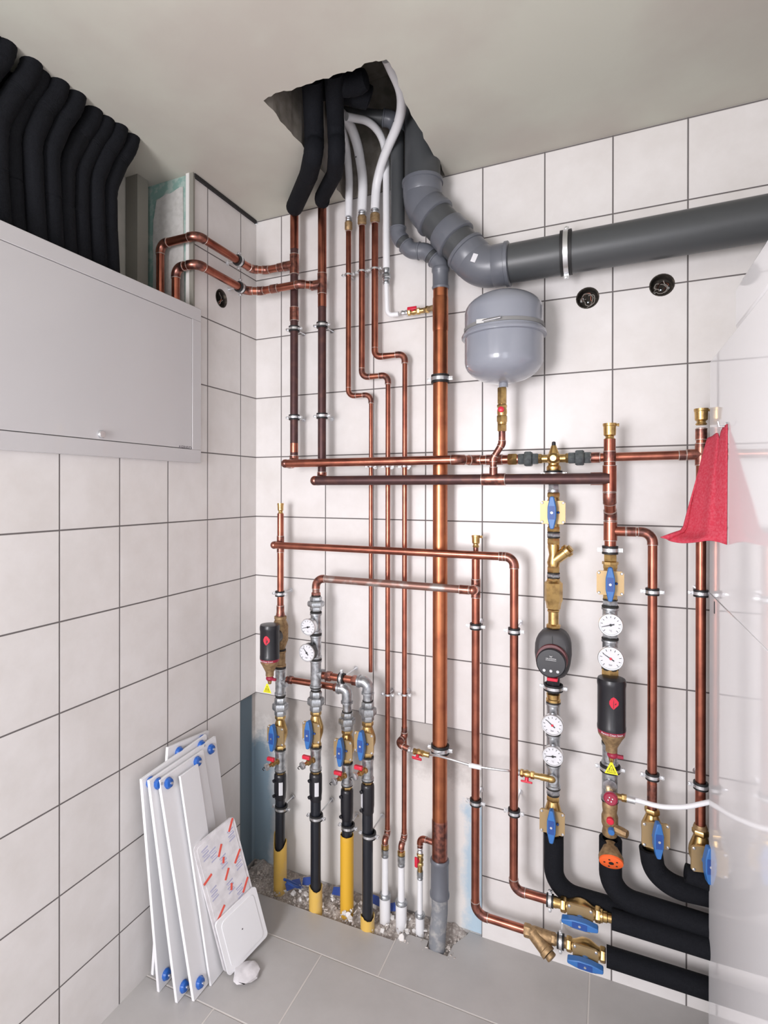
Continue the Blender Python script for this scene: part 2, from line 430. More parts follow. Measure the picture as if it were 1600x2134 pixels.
def pr_valve(L_=.115, r=.019, yo=0.0):
    body = MB().hexn(r*1.15, L_/2-.016, L_/2).hexn(r*1.15, -L_/2, -L_/2+.016)
    body.lathe([(r*.9, -L_/2+.014), (r*1.0, -L_/2+.022), (r*1.55, -.012), (r*1.62, 0), (r*1.55, .012), (r*1.0, L_/2-.022), (r*.9, L_/2-.014)], 20)
    body.lathe([(r*1.25, 0), (r*1.25, .030)], 18, frame((0, 0, 0), (0, -1, 0), (0, 0, 1)))
    pw, ph = .036, .035
    poly = [(-pw, -ph+.006), (-pw+.006, -ph), (pw-.006, -ph), (pw, -ph+.006), (pw, ph-.006), (pw-.006, ph), (-pw+.006, ph), (-pw, ph-.006)]
    plate = MB().prism(poly, -.036, -.030)
    scr = []
    for i in (-1, 1):
        for j in (-1, 1):
            scr.append(P('screw', MB().lathe([(.004, 0), (.004, .002), (.0025, .0032)], 10, frame((i*(pw-.006), -.036, j*(ph-.006)), (0, -1, 0), (0, 0, 1))), zinc))
    out = [(0, .049), (.0055, .048), (.0122, .016), (.0122, -.016), (.0055, -.048), (0, -.049), (-.0055, -.048), (-.0122, -.016), (-.0122, .016), (-.0055, .048)]
    hd = MB().prism(out, -.066, -.044)
    hd.lathe([(.011, 0), (.011, .012)], 14, frame((0, -.034, 0), (0, -1, 0), (0, 0, 1)))
    rec = MB().prism([(-.0085, -.020), (.0085, -.020), (.0085, .020), (-.0085, .020)], -.0668, -.058)
    sc = MB().lathe([(.0035, 0), (.0035, .0015)], 10, frame((0, -.0668, 0), (0, -1, 0), (0, 0, 1)))
    ptr = MB().ball((.016, -.040, 0), .004, 8)
    return [P('body', body, brass), P('cover_plate', plate, brass_plate, None, tuple(scr)), P('handle', hd, blue, 'blue handle', (P('handle_recess', rec, blue_dark), P('handle_screw', sc, zinc)), .0025), P('position_pointer', ptr, blue_dark)]
def valve(M, label, L_=.115, r=.019):
    return T('ball_valve', label, 'valve', M, lambda: pr_valve(L_, r), key=('valve', round(L_, 3), r))
def pr_gauge(ang, rr=.031, blackcase=False, dep=.020, redhub=False):
    y0 = -.036
    fr = frame((0, y0, 0), (0, -1, 0), (0, 0, 1))
    case = MB().lathe([(rr*.8, 0), (rr, .002), (rr, dep), (rr*.93, dep)], 28, fr)
    case.lathe([(.008, -.022), (.008, 0)], 10, fr)
    bez = MB().torus(rr*.97, .0026, dep, 28, 6, fr)
    dl = MB().lathe([(rr*.92, dep-.001), (rr*.92, dep+.0004)], 28, fr)
    yy = y0-dep-.0014
    tick = MB()
    for k in range(11):
        a = math.radians(225-27*k); c, s_ = math.cos(a), math.sin(a); R1, R2 = rr*.68, rr*(.82 if k % 2 else .86)
        w = .0007; px_, pz_ = -s_*w, c*w
        tick.add([(c*R1+px_, yy, s_*R1+pz_), (c*R1-px_, yy, s_*R1-pz_), (c*R2-px_, yy, s_*R2-pz_), (c*R2+px_, yy, s_*R2+pz_)], [(0, 1, 2, 3)])
    a = math.radians(ang); c, s_ = math.cos(a), math.sin(a); ne = MB()
    R1, R2 = -rr*.32, rr*.74; w1, w2 = .0016, .0006
    ne.loft([[(c*R1-s_*w1, yy-.0006, s_*R1+c*w1), (c*R1+s_*w1, yy-.0006, s_*R1-c*w1), (c*R2+s_*w2, yy-.0006, s_*R2-c*w2), (c*R2-s_*w2, yy-.0006, s_*R2+c*w2)],
             [(c*R1-s_*w1, yy-.0012, s_*R1+c*w1), (c*R1+s_*w1, yy-.0012, s_*R1-c*w1), (c*R2+s_*w2, yy-.0012, s_*R2-c*w2), (c*R2-s_*w2, yy-.0012, s_*R2+c*w2)]])
    hub = MB().lathe([(.0035, 0), (.0035, .002)], 10, frame((0, yy, 0), (0, -1, 0), (0, 0, 1)))
    unit = text_mesh('bar' if redhub or blackcase else '°C', .007, face_frame(0, yy-.0002, -rr*.55), .0001)
    return [P('case', case, black if blackcase else zinc, None, (P('bezel', bez, zinc),)),
            P('dial', dl, dial, None, (P('scale_marks', tick, ink), P('unit_text', unit, inkgrey))),
            P('needle', ne, ink, None, (P('hub', hub, red if redhub else ink),))]
def gauge(u, v, d, ang, label, rr=.031, **k):
    """u,v: where the dial's column tee sits"""
    return T('pressure_gauge' if (k.get('redhub') or k.get('blackcase')) else 'dial_thermometer', label, 'gauge', frame(W(u, v, d)), lambda: pr_gauge(ang, rr, **k))
def pr_vent(r=.011, h=.045, knob=True):
    b = MB().lathe([(r*.72, -h/2), (r*.88, -h/2+.003), (r*.66, -h/2+.008), (r*.66, -h/2+.011), (r*.95, -h/2+.015), (r, h/2-.008), (r*1.08, h/2-.007), (r*1.08, h/2), (r*.6, h/2)], 18)
    parts = [P('body', b, brass)]
    if knob: parts.append(P('vent_nipple', MB().lathe([(.0035, 0), (.0035, .007), (.0045, .007), (.0045, .011)], 8, frame((r*.8, 0, h/2-.005), (1, 0, 0))), brass))
    return parts
def pr_drain():
    """drain cock: stub towards the viewer's left, red lever, cap hanging on a chain"""
    d = Vector((-.45, -1, -.12)).normalized()
    o = Vector((0, -.016, .003))
    M = frame(o, d, (0, 0, 1))
    body = MB().lathe([(.011, 0), (.011, .006), (.0075, .008), (.0075, .018), (.010, .019), (.010, .028), (.006, .030), (.006, .044)], 12, M)
    p = o+d*.022
    lev = MB().box((p.x-.008, p.y-.004, p.z+.018), (.030, .013, .013))
    lev.lathe([(.005, 0), (.005, .016)], 8, frame(p, (0, 0, 1)))
    q = o+d*.046
    cap = MB().lathe([(.0130, 0), (.0130, .009), (.009, .011)], 14, frame(q, d, (0, 0, 1)))
    ch = MB().tube([q+Vector((-.004, -.006, -.006)), q+Vector((-.014, -.008, -.004)), q+Vector((-.020, -.006, -.012)), q+Vector((-.016, -.002, -.018))], .0016, 6)
    return [P('cock_body', body, brass), P('lever', lev, red, 'red lever', (), .002), P('outlet_cap', cap, zinc, None, (P('cap_strap', ch, rubber),))]
def pr_pefit(h, r, lab=1):
    b = MB().lathe([(r*.80, h/2), (r*.96, h/2-.004), (r, h/2-.012), (r, -h/2+.03), (r*.93, -h/2+.016), (r*.93, -h/2+.004), (r*.86, -h/2)], 22)
    parts = [P('body', b, black), P('brass_insert', MB().hexn(r*.80, h/2-.001, h/2+.012), brass)]
    for zz in (h/2-.022, -h/2+.018):
        parts.append(P('terminal', MB().lathe([(.0062, 0), (.0062, .008), (.004, .009)], 10, frame((-.012, -r*.85, zz), (-.2, -1, 0), (0, 0, 1))), black))
    if lab:
        a0 = math.radians(-72 if lab == 1 else -150); rows = []
        for z in (-h*.26, h*.24):
            rows.append([((r+.0006)*math.cos(a0+t*.16), (r+.0006)*math.sin(a0+t*.16), z) for t in range(5)])
        mb = MB(); mb.add(rows[0]+rows[1], [(i, i+1, 6+i, 5+i) for i in range(4)])
        parts.append(P('paper_label', mb, dial))
    return parts

# ================================================================== THE ROOM
def flat(outer, holes, to3, mb=None):
    mb = mb or MB(); polys = [[Vector((p[0], p[1], 0)) for p in outer]] + [[Vector((p[0], p[1], 0)) for p in h] for h in holes]
    tri = tessellate_polygon(polys); pts = [p for q in polys for p in q]
    mb.add([to3(p.x, p.y) for p in pts], [tuple(t) for t in tri]); return mb
def circ(cx, cz, r, n=28): return [(cx+r*math.cos(2*PI*k/n), cz+r*math.sin(2*PI*k/n)) for k in range(n)]
RX, FY = 2.35, -3.15       # right wall, front wall
PX, PZ = .920, Z0-4*TH     # the untiled corner
boxes_back = [(W(1224, 621), .033), (W(1379, 594), .033)]
bh = L(461, 622); NY = -.385                        # hole and niche edge on the left wall
# back wall: tiles in front, bare plaster 12 mm behind
mb = flat([(0, PZ), (PX, PZ), (PX, 0), (RX, 0), (RX, CEIL), (0, CEIL)], [circ(p.x, p.z, r) for p, r in boxes_back], lambda x, z: (x, 0, z))
mb.add([(0, .012, PZ), (PX, .012, PZ), (PX, 0, PZ), (0, 0, PZ)], [(0, 1, 2, 3)])
mb.add([(PX, .012, PZ), (PX, .012, 0), (PX, 0, 0), (PX, 0, PZ)], [(0, 1, 2, 3)])
wb = struct('wall_back', mb, tile_back)
pb = MB().add([(-.1, .012, -.06), (PX+.02, .012, -.06), (PX+.02, .012, PZ+.02), (-.1, .012, PZ+.02)], [(0, 1, 2, 3)])
pb.add([(-.012, .012, -.06), (-.012, .012, PZ+.02), (-.012, -Y0-.02, PZ+.02), (-.012, -Y0-.02, -.06)], [(0, 1, 2, 3)])
struct('trim_plaster_corner', pb, plaster)
# left wall: tiled, with the niche above the cabinet
CT = 2.154
YC0, YC1 = -1.62, -.366                             # cabinet ends
mb = flat([(0, PZ), (-Y0, PZ), (-Y0, 0), (FY, 0), (FY, CEIL), (-1.75, CEIL), (-1.75, 1.66), (NY, 1.66), (NY, CEIL-.012), (0, CEIL-.012)], [circ(bh.y, bh.z, .033)], lambda y, z: (0, y, z))
mb.add([(-.012, 0, PZ), (-.012, -Y0, PZ), (0, -Y0, PZ), (0, 0, PZ)], [(0, 1, 2, 3)])
mb.add([(-.012, -Y0, PZ), (-.012, -Y0, 0), (0, -Y0, 0), (0, -Y0, PZ)], [(0, 1, 2, 3)])
struct('wall_left', mb, tile_left)
# niche shell
ND = -.235
nm_ = MB()
nm_.add([(ND, NY, 1.66), (ND, -1.75, 1.66), (ND, -1.75, CEIL+.3), (ND, NY, CEIL+.3)], [(0, 1, 2, 3)])
nm_.add([(ND, -1.75, 1.66), (0, -1.75, 1.66), (0, -1.75, CEIL), (ND, -1.75, CEIL)], [(0, 1, 2, 3)])
nm_.add([(ND, NY, 1.66), (0, NY, 1.66), (0, -1.75, 1.66), (ND, -1.75, 1.66)], [(0, 1, 2, 3)])
struct('wall_niche', nm_, nichem)
ns = MB().add([(ND, NY, 1.66), (-.006, NY, 1.66), (-.006, NY, CEIL), (ND, NY, CEIL)], [(0, 1, 2, 3)])
struct('wall_niche_side', ns, board_green)
# hand-spread white plaster sheet on the niche side, leaving the green board bare round its edge
pts = []
zt = CEIL-.055
outl = [(-.030, 1.70), (-.178, 1.70)] + [(-.178+random.uniform(-.003, .003), 1.75+i*.082) for i in range(10)] + [(-.163+i*.015, zt+.002*i+random.uniform(-.004, .004)) for i in range(9)]
struct('trim_niche_plaster', MB().prism(outl, NY-.004, NY+.001), putty)
struct('trim_corner_bead', MB().box((-.018, NY-.004, (1.66+CEIL)/2), (.014, .010, CEIL-1.66)), newmat('white_bead', (.72, .71, .69), .6))
struct('trim_tile_edge', MB().box((-.003, NY-.0015, (1.66+CEIL)/2), (.016, .009, CEIL-1.66)), stud)
struct('trim_niche_post', MB().box((ND+.03, NY-.055, (1.66+CEIL)/2), (.055, .05, CEIL-1.66)), stud)
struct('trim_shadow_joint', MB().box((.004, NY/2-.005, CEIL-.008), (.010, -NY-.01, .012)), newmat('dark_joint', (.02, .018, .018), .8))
# ceiling with the broken-out opening
hp = [G(u, v, CEIL) for u, v in ((548, 208), (566, 199), (585, 193), (610, 189), (637, 178), (665, 166), (690, 160), (715, 153), (735, 148), (760, 133), (783, 127), (805, 122), (822, 150), (838, 193), (850, 228), (872, 262), (893, 300), (910, 333), (925, 362))]
hole = [(p.x+random.uniform(-.004, .004), min(p.y+random.uniform(-.004, .004), -.02)) for p in hp]
hole[-1] = (hole[-1][0], -.0005)
pl = G(716, 412, CEIL); hole.append((pl.x, -.0005)); p0 = hole[0]
for k in range(1, 10):
    t = k/10; hole.append((pl.x+(p0[0]-pl.x)*t+random.uniform(-.005, .005), -.0005+(p0[1])*t+random.uniform(-.004, .004)))
hh = []
for i in range(len(hole)):
    a, b = hole[i], hole[(i+1) % len(hole)]; hh.append(a)
    if a[1] < -.01 or b[1] < -.01:
        for k in (1, 2): hh.append((a[0]+(b[0]-a[0])*k/3+random.uniform(-.004, .004), min(-.0005, a[1]+(b[1]-a[1])*k/3+random.uniform(-.004, .004))))
hole = hh
mb = flat([(-.6, .01), (RX, .01), (RX, FY), (-.6, FY)], [hole], lambda x, y: (x, y, CEIL))
struct('ceiling', mb, ceilm)
sh = MB(); n = len(hole)
top = CEIL+.42
for i in range(n):
    a, b = hole[i], hole[(i+1) % n]
    ja = .0 if a[1] > -.01 else random.uniform(0, .01)
    sh.add([(a[0], a[1], CEIL), (b[0], b[1], CEIL), (b[0], b[1], top), (a[0], a[1], top)], [(0, 1, 2, 3)])
sh.add([(.2, .05, top), (1.1, .05, top), (1.1, -.8, top), (.2, -.8, top)], [(0, 1, 2, 3)])
struct('trim_ceiling_shaft', sh, concrete)
# floor and the broken-out pit along the back wall
fp = [(p.x, p.y) for p in (G(512, 1851), G(822, 1958))]
pit = [(-.011, .011), (-.011, -.105), (.045, -.150), (.20, -.150), (.36, -.148), (.50, -.146), (.655, -.142), (.672, -.096), (.76, -.092), (.762, -.125), (.835, -.128), (.842, -.07), (.87, -.02), (.88, .011)]
mb = flat([(-.013, .0125), (RX, .0125), (RX, FY), (-.013, FY)], [pit], lambda x, y: (x, y, 0))
for i in range(len(pit)):
    a, b = pit[i], pit[(i+1) % len(pit)]
    mb.add([(a[0], a[1], 0), (b[0], b[1], 0), (b[0], b[1], -.06), (a[0], a[1], -.06)], [(0, 1, 2, 3)])
struct('floor', mb, floor_tile)
struct('floor_pit', MB().add([(-.1, .1, -.055), (1, .1, -.055), (1, -.2, -.055), (-.1, -.2, -.055)], [(0, 1, 2, 3)]), concrete)
# unseen walls behind the camera, with window and a doorway added for the fill lamp
struct('wall_right', MB().add([(RX, .02, 0), (RX, FY, 0), (RX, FY, CEIL), (RX, .02, CEIL)], [(0, 1, 2, 3)]), walloff)
wx0, wx1, wz0, wz1 = .06, .86, .75, 2.05
dx0, dx1, dz1 = 1.35, 2.15, 2.05
fw_ = flat([(-.01, 0), (dx0, 0), (dx0, dz1), (dx1, dz1), (dx1, 0), (RX, 0), (RX, CEIL), (-.01, CEIL)], [[(wx0, wz0), (wx1, wz0), (wx1, wz1), (wx0, wz1)]], lambda x, z: (x, FY, z))
struct('wall_front', fw_, walloff)
wf = MB()
for c, d in (((wx0, FY, 1.35), (.05, .06, 1.35)), ((wx1, FY, 1.35), (.05, .06, 1.35)), (((wx0+wx1)/2, FY, wz0), (.85, .06, .05)), (((wx0+wx1)/2, FY, wz1), (.85, .06, .05)), (((wx0+wx1)/2, FY, 1.35), (.05, .05, 1.3))): wf.box(c, d)
struct('window_1', wf, boardm)
df = MB()
for c, d in (((dx0, FY, dz1/2), (.06, .08, dz1)), ((dx1, FY, dz1/2), (.06, .08, dz1)), (((dx0+dx1)/2, FY, dz1), (.86, .08, .06))): df.box(c, d)
struct('door_1', df, boardm)

# ================================================================== THINGS
def junction(o, nrm, r, label, seed, copper_tint=False):
    rnd = random.Random(seed)
    M = frame(o, nrm, (0, 0, 1))
    cup = MB().lathe([(r, 0), (r, -.045), (.002, -.046)], 24, M, cap=False)
    cup.lathe([(r+.001, .0006), (r-.002, .0008), (r-.003, -.004)], 24, M, cap=False)
    parts = [P('recessed_cup', cup, hole_m)]
    for k in range(3):
        a = rnd.uniform(0, 6.28); pts_ = []
        for i in range(9):
            t = i/8; a += rnd.uniform(.3, .9); rr = r*rnd.uniform(.25, .72)
            pts_.append(M @ Vector((rr*math.cos(a), rr*math.sin(a), -.034+.026*t)))
        q, _ = fillet(pts_, .006, 4)
        parts.append(P('wire', MB().tube(q, .0013, 6), wire_m if k else copper))
    for k in range(2):
        a = rnd.uniform(0, 6.28)
        parts.append(P('box_screw', MB().lathe([(.004, 0), (.004, .004)], 8, M @ Matrix.Translation((r*.6*math.cos(a), r*.6*math.sin(a), -.044))), zinc))
    T('junction_box', label, 'junction box', o, parts, world=True)
junction(boxes_back[0][0], (0, -1, 0), .033, 'open round junction box with curled wires, right of the grey tank', 3)
junction(boxes_back[1][0], (0, -1, 0), .033, 'open round junction box with wires, furthest right under the grey drain pipe', 8)
junction(bh, (1, 0, 0), .033, 'open round junction box in the left wall below the two copper pipes', 5)

# ---- manifold cabinet with frame and door in the left wall
CB = 1.617
fx = .020
fo = MB()
yy0, yy1, zz0, zz1 = YC0, YC1, CB, CT
b1 = .045
for (a, b, c, d) in ((yy0, yy1, zz0, zz0+b1), (yy0, yy1, zz1-b1, zz1), (yy0, yy0+b1, zz0+b1, zz1-b1), (yy1-b1, yy1, zz0+b1, zz1-b1)):
    fo.box((fx/2, (a+b)/2, (c+d)/2), (fx, b-a, d-c))
door = MB().box((fx-.003, (yy0+yy1)/2, (zz0+zz1)/2), (.004, yy1-yy0-2*b1+.0-.004, zz1-zz0-2*b1-.004))
gap = MB().box((.009, (yy0+yy1)/2, (zz0+zz1)/2), (.006, yy1-yy0-2*b1+.002, zz1-zz0-2*b1+.002))
kp = L(211, 905, .022)
lock = MB().lathe([(.011, 0), (.011, .006), (.009, .009)], 20, frame((fx-.001, kp.y, kp.z), (1, 0, 0), (0, 0, 1)))
lp = L(387, 934, .022)
logo = text_mesh('AFRISO', .020, Matrix.Translation((fx-.0006, lp.y, lp.z)) @ Matrix.Rotation(PI/2, 4, 'Z') @ Matrix.Rotation(PI/2, 4, 'X'), .0002)
back = MB().box((-.06, (yy0+yy1)/2, (CB+CT)/2-.02), (.115, yy1-yy0-.06, CT-CB-.06))
T('manifold_cabinet', 'white enamelled manifold cabinet with a locked door, set in the left wall', 'cabinet', (0, (yy0+yy1)/2, CB),
  [P('housing', back, enamel), P('frame', fo, enamel, None, (), .0015),
   P('door', door, enamel, None, (P('lock', lock, zinc, 'round chrome lock'), P('maker_text', logo, inkgrey))), P('door_gap', gap, seam)], world=True)

# ---- black insulated hoses rising out of the cabinet
hn = 30
for i in range(hn):
    row = i % 2
    y = -.660 - .0245*i
    x = -.068 - .075*row + random.uniform(-.010, .010)
    b_ = random.uniform(-.012, .012)
    pts_ = [Vector((x-.006, y-.010, CT-.049)), Vector((x-.006, y-.014, CT-.02)), Vector((x-.002, y-.030, CT+.16)), Vector((x, y-.034+b_*.5, CT+.28)), Vector((x+.006, y+.004+b_, CT+.38)), Vector((x+.016, y+.034+b_, CT+.44)), Vector((x+.020, y+.044+b_, CEIL+.03))]
    q, _ = fillet(pts_, .16, 8)
    rr = .0262
    mbh = MB().tube(q, [rr*(1+.02*math.sin(k*2.1+i)) for k in range(len(q))], 16)
    lab = 'black foam-covered hose nearest the corner, rising from the white cabinet to the ceiling' if i == 0 else 'black foam-covered hose in the packed row above the white cabinet'
    T('insulated_hose', lab, 'hose', q[0], [P('foam_cover', mbh, foam)], world=True, group=None if i == 0 else 'black hoses above the cabinet')

# ---- two copper pipes that come round the niche
def wallclamp_left(p, r, label):
    M = frame(p, (0, 1, 0), (1, 0, 0))
    return T('pipe_clamp', label, 'pipe clamp', M, pr_clamp(r, p.x, w=.012))
xl = .052
r28 = .0142
a = L(335, 480, xl); zA = L(450, 503, xl).z; zB = L(450, 563, xl).z
vx1 = W(613, 700, .075).x; vx2 = W(671, 700, .085).x
yv = NY-.040
xa1 = hit(334, 480, 1, yv).x; xb1 = hit(368, 545, 1, yv).x
zA = hit(406, 487, 0, xl).z; zB = hit(406, 547, 0, xl).z
dA, dB = .095, .125
ptsA = [(xa1, yv, CT-.048), (xa1, yv, zA), (xl, yv, zA), (xl, -dA, zA), (vx1, -.075, zA)]
jA = W(556, 556, dA)
ptsA = [(xa1, yv, CT-.048), (xa1, yv, zA), (xl, yv, zA), (xl, -.105, zA), (xl+.045, -.075, zA), (vx1, -.075, zA)]
ptsB = [(xb1, yv-.004, CT-.048), (xb1, yv-.004, zB), (xl, yv-.004, zB), (xl, -.145, zB), (xl+.05, -.118, zB), (vx1+.05, -.118, zB), (vx2-.035, -.085, zB), (vx2, -.085, zB)]
def mid(p, q, t=.5): return Vector(p)*(1-t)+Vector(q)*t
run('copper_pipe', 'upper copper pipe wrapping round the niche edge and along the left wall', 'pipe', ptsA, r28, copper, copper_mott, extra=[sleeve_part(mid(ptsA[4], ptsA[5], .55), (1, 0, 0), r28, .03, copper_mott)])
run('copper_pipe', 'lower copper pipe wrapping round the niche edge and crossing the first riser', 'pipe', ptsB, r28, copper, copper_mott, extra=[sleeve_part(mid(ptsB[4], ptsB[5], .35), (1, 0, 0), r28, .03, copper_mott)])
for (u, v, z, t) in ((497, 527, zA, 'upper'), (500, 589, zB, 'lower')):
    p = L(u, v, xl); p.z = z; wallclamp_left(p, r28, 'rubber-lined pipe clamp on the %s copper pipe along the left wall' % t)

# ---- the two tarnished risers and their long horizontals
z1 = W(780, 962, .135).z; z2 = W(900, 1000, .135).z
tA = Vector((vx1, -.075, zA)); tB = Vector((vx2, -.085, zB))
zt1 = W(613, 425, .075).z; zt2 = W(671, 425, .085).z
jx = W(975, 960, .1).x; ex3 = W(1070, 958, .085).x
P1 = [(vx1, -.075, zt1+.06), (vx1, -.075, z1), (vx1, -.135, z1)]
run('heating_riser', 'tarnished copper riser nearest the corner, ending in an elbow above the long horizontal pipe', 'pipe', P1, .0155, copper_dark, copper_mott, rad=1.6,
    extra=[sleeve_part(tA, (0, 0, 1), .0155, .075, copper_mott, 'tee', branch=((-1, 0, 0), .045)),
           sleeve_part(W(613, 655, .075), (0, 0, 1), .0155, .05, copper_mott),
           P('bright_section', MB().tube([(vx1, -.075, zt1+.02), (vx1, -.075, W(613, 520, .075).z)], .0162, 16), copper),
           P('bright_section', MB().tube([(vx1, -.075, z1+.045), (vx1, -.075, z1+.08)], .0158, 16), copper)])
P2 = [(vx2, -.085, zt2+.06), (vx2, -.085, z2), (vx2, -.135, z2)]
run('heating_riser', 'tarnished copper riser second from the corner, ending in an elbow at the lower horizontal pipe', 'pipe', P2, .0155, copper_dark, copper_mott, rad=1.6,
    extra=[sleeve_part(tB, (0, 0, 1), .0155, .075, copper_mott, 'tee', branch=((-1, 0, 0), .045)),
           P('bright_section', MB().tube([(vx2, -.085, zt2+.02), (vx2, -.085, W(671, 640, .085).z)], .0162, 16), copper)])
for v in (686, 870): clamp(613, v, .075, .0155, '%s pipe clamp on the tarnished riser nearest the corner' % ('upper' if v < 800 else 'lower'))
for v in (678, 867): clamp(671, v, .085, .0155, '%s pipe clamp on the second tarnished riser' % ('upper' if v < 800 else 'lower'))
H1 = [(vx1-.0, -.138, z1), (W(955, 960, .135).x, -.138, z1), (W(985, 960, .11).x, -.088, z1), (W(1083, 960, .088).x, -.088, z1)]
run('copper_pipe', 'bright copper horizontal pipe running to the three-way valve, in front of all risers', 'pipe', H1, .0148, copper, copper_mott, rad=2.0,
    extra=[sleeve_part((W(1030, 960, .088).x, -.088, z1), (1, 0, 0), .0148, .05, copper_mott, 'coupling'), P('end_cap', MB().ball((vx1, -.138, z1), .0165, 14), copper_mott),
           P('adapter', MB().hexn(.0195, -.014, .014, frame((W(1068, 960, .088).x, -.088, z1), (1, 0, 0))), brass)], base=(.6, -.138, z1))
fxx = W(1270, 998, .128).x
H2 = [(vx2, -.138, z2), (fxx, -.138, z2)]
vpx = W(1028, 998, .138).x
run('copper_pipe', 'dark brown horizontal copper pipe crossing in front of the pump column', 'pipe', H2, .0165, copper_dark, copper_mott, base=(.8, -.138, z2),
    extra=[sleeve_part((vpx, -.138, z2), (1, 0, 0), .0165, .072, copper_mott, 'tee', branch=((0, 0, 1), .038), br=.011), P('end_cap', MB().ball((vx2, -.138, z2), .018, 14), copper_mott)])

# ---- expansion vessel
vd = .142
vo = W(1049, 710, vd)
rv = .118; zt = W(1049, 617, vd).z+.012; zb_ = W(1049, 805, vd).z+.008
hgt = zt-zb_
zf = W(1049, 700, vd).z
Mv = Matrix.Translation((vo.x, -vd, 0))
def dome(r, h, z, sgn, n=8): return [(r*math.cos(PI/2*k/n), z+sgn*h*math.sin(PI/2*k/n)) for k in range(n+1)]
low = list(reversed([(max(r, .001), z) for r, z in dome(rv, .070, zb_+.070, -1)])) + [(rv, zf-.006)]
uppr = [(rv, zf+.006)] + [(max(r, .001), z) for r, z in dome(rv, .065, zt-.065, 1)]
fl = MB().lathe([(rv, zf-.008), (rv+.009, zf-.006), (rv+.010, zf), (rv+.007, zf+.006), (rv, zf+.007)], 40, Mv)
band = MB().lathe([(rv+.0005, zf+.014), (rv+.0025, zf+.015), (rv+.0025, zf+.025), (rv+.0005, zf+.026)], 40, Mv, cap=False)
bk = MB().box((-.045, -rv*.925, zf+.021), (.030, .010, .012), Mv).lathe([(.004, -.03), (.004, .045)], 8, Mv @ frame((-.03, -rv*.97, zf+.021), (1, -.3, 0), (0, 0, 1)))
spig = MB().lathe([(.014, zb_-.012), (.014, zb_+.006)], 16, Mv)
brk = MB().box((0, vd/2+rv/2-.0, zf+.02), (.05, vd-rv+.02, .03), Mv)
T('expansion_tank', 'round grey expansion tank strapped to the tiled wall under the drain pipe', 'tank', (vo.x, -vd, zb_), [
    P('lower_shell', MB().lathe(low, 40, Mv), vessel_m), P('upper_shell', MB().lathe(uppr, 40, Mv), vessel_m), P('rim', fl, vessel_m),
    P('strap', band, seam, None, (P('strap_buckle', bk, zinc),)), P('connection', spig, vessel_m), P('wall_bracket', brk, zinc)], world=True)
def sv(v, d=None): return W(1045, v, vd if d is None else d).z
vx = vo.x-.004
svp = Matrix.Translation((vx, -vd, 0))
body = MB().hexn(.0145, sv(842), sv(808), svp).lathe([(.010, sv(846)), (.010, sv(840))], 14, svp).hexn(.016, sv(850), sv(843), svp)
body.lathe([(.0125, sv(868)), (.015, sv(861)), (.015, sv(856)), (.0125, sv(848))], 16, svp).hexn(.0165, sv(880), sv(866), svp).lathe([(.014, sv(884)), (.014, sv(879))], 16, svp).hexn(.0145, sv(899), sv(884), svp)
T('isolating_valve', 'small brass isolating valve with a red cap under the grey tank', 'valve', (vx, -vd, sv(900)), [P('body', body, brass),
    P('red_cap', MB().lathe([(.009, 0), (.009, .010), (.006, .012)], 14, frame((vx, -vd-.012, sv(855)), (0, -1, 0), (0, 0, 1))), red, 'red cap')], world=True)
run('tank_pipe', 'short bent copper pipe linking the grey tank to the dark horizontal pipe', 'pipe', [(vx, -vd, sv(897)), (vx, -vd, sv(925)), (vpx, -.142, sv(955)), (vpx, -.140, z2+.036)], .0105, copper_mott, copper_mott, rad=1.4)

# ---- three thin copper pipes, their white hoses and foam-covered bends in the opening
sd = .045
trip = []
for nm, u0, vt, vj, u1, ve, r0, r1, ords in (('left', 726, 462, 824, 772.5, 1400, .0098, .0072, 'leftmost'), ('mid', 754, 450, 784, 808, 1725, .0112, .0088, 'middle'), ('right', 781, 445, 741, 843, 1740, .0120, .0088, 'rightmost')):
    xa = W(u0, 600, sd).x; xb = W(u1, 1100, sd).x; zj = W((u0+u1)/2, vj, sd).z
    pts_ = [(xa, -sd, W(u0, vt, sd).z), (xa, -sd, zj), (xb, -sd, zj), (xb, -sd, W(u1, ve, sd).z)]
    pth, cor = fillet([Vector(p) for p in pts_], .024, 6)
    parts = []
    ztop = pts_[0][2]
    parts.append(P('pipe', MB().tube(pth, [r0 if q.x < (xa+xb)/2 else r1 for q in pth], 14), copper))
    for (arc, d1, d2), rr in zip(cor, (r0, r1)): parts.append(elbow_part(arc, d1, d2, (r0+r1)/2, copper_mott, ln=.9))
    parts.append(P('adapter', MB().lathe([(r0*.9, ztop-.035), (r0*1.45, ztop-.028), (r0*1.45, ztop-.004), (r0*1.1, ztop)], 16, Matrix.Translation((xa, -sd, 0))), bronze, None, (P('solder_ring', ring_at((xa, -sd, ztop-.036), (0, 0, 1), r0*1.2), solder),)))
    parts.append(P('press_ring', MB().lathe([(r0*1.2, ztop), (r0*1.35, ztop+.003), (r0*1.0, ztop+.008), (r0*1.25, ztop+.012), (r0*1.0, ztop+.018), (r0*1.2, ztop+.024)], 16, Matrix.Translation((xa, -sd, 0))), galv))
    T('thin_copper_pipe', '%s of the three thin copper pipes that step sideways behind the long horizontals' % ords, 'pipe', pts_[-1], parts, world=True)
    trip.append((xa, ztop+.020, xb))
    for v, tx in ((({'left': 573, 'mid': 566, 'right': 561}[nm]), 'upper'), (972, 'middle'), (1447, 'lower')):
        if nm == 'left' and v == 1447: continue
        up_ = v < 800
        clamp(u0 if up_ else u1, v, sd, r0 if up_ else r1, 'small bare clamp on the %s thin copper pipe, %s' % (ords, {'upper': 'near the ceiling', 'middle': 'just under the bright horizontal pipe', 'lower': 'low down by the large copper pipe'}[tx]), rub=False, w=.008)
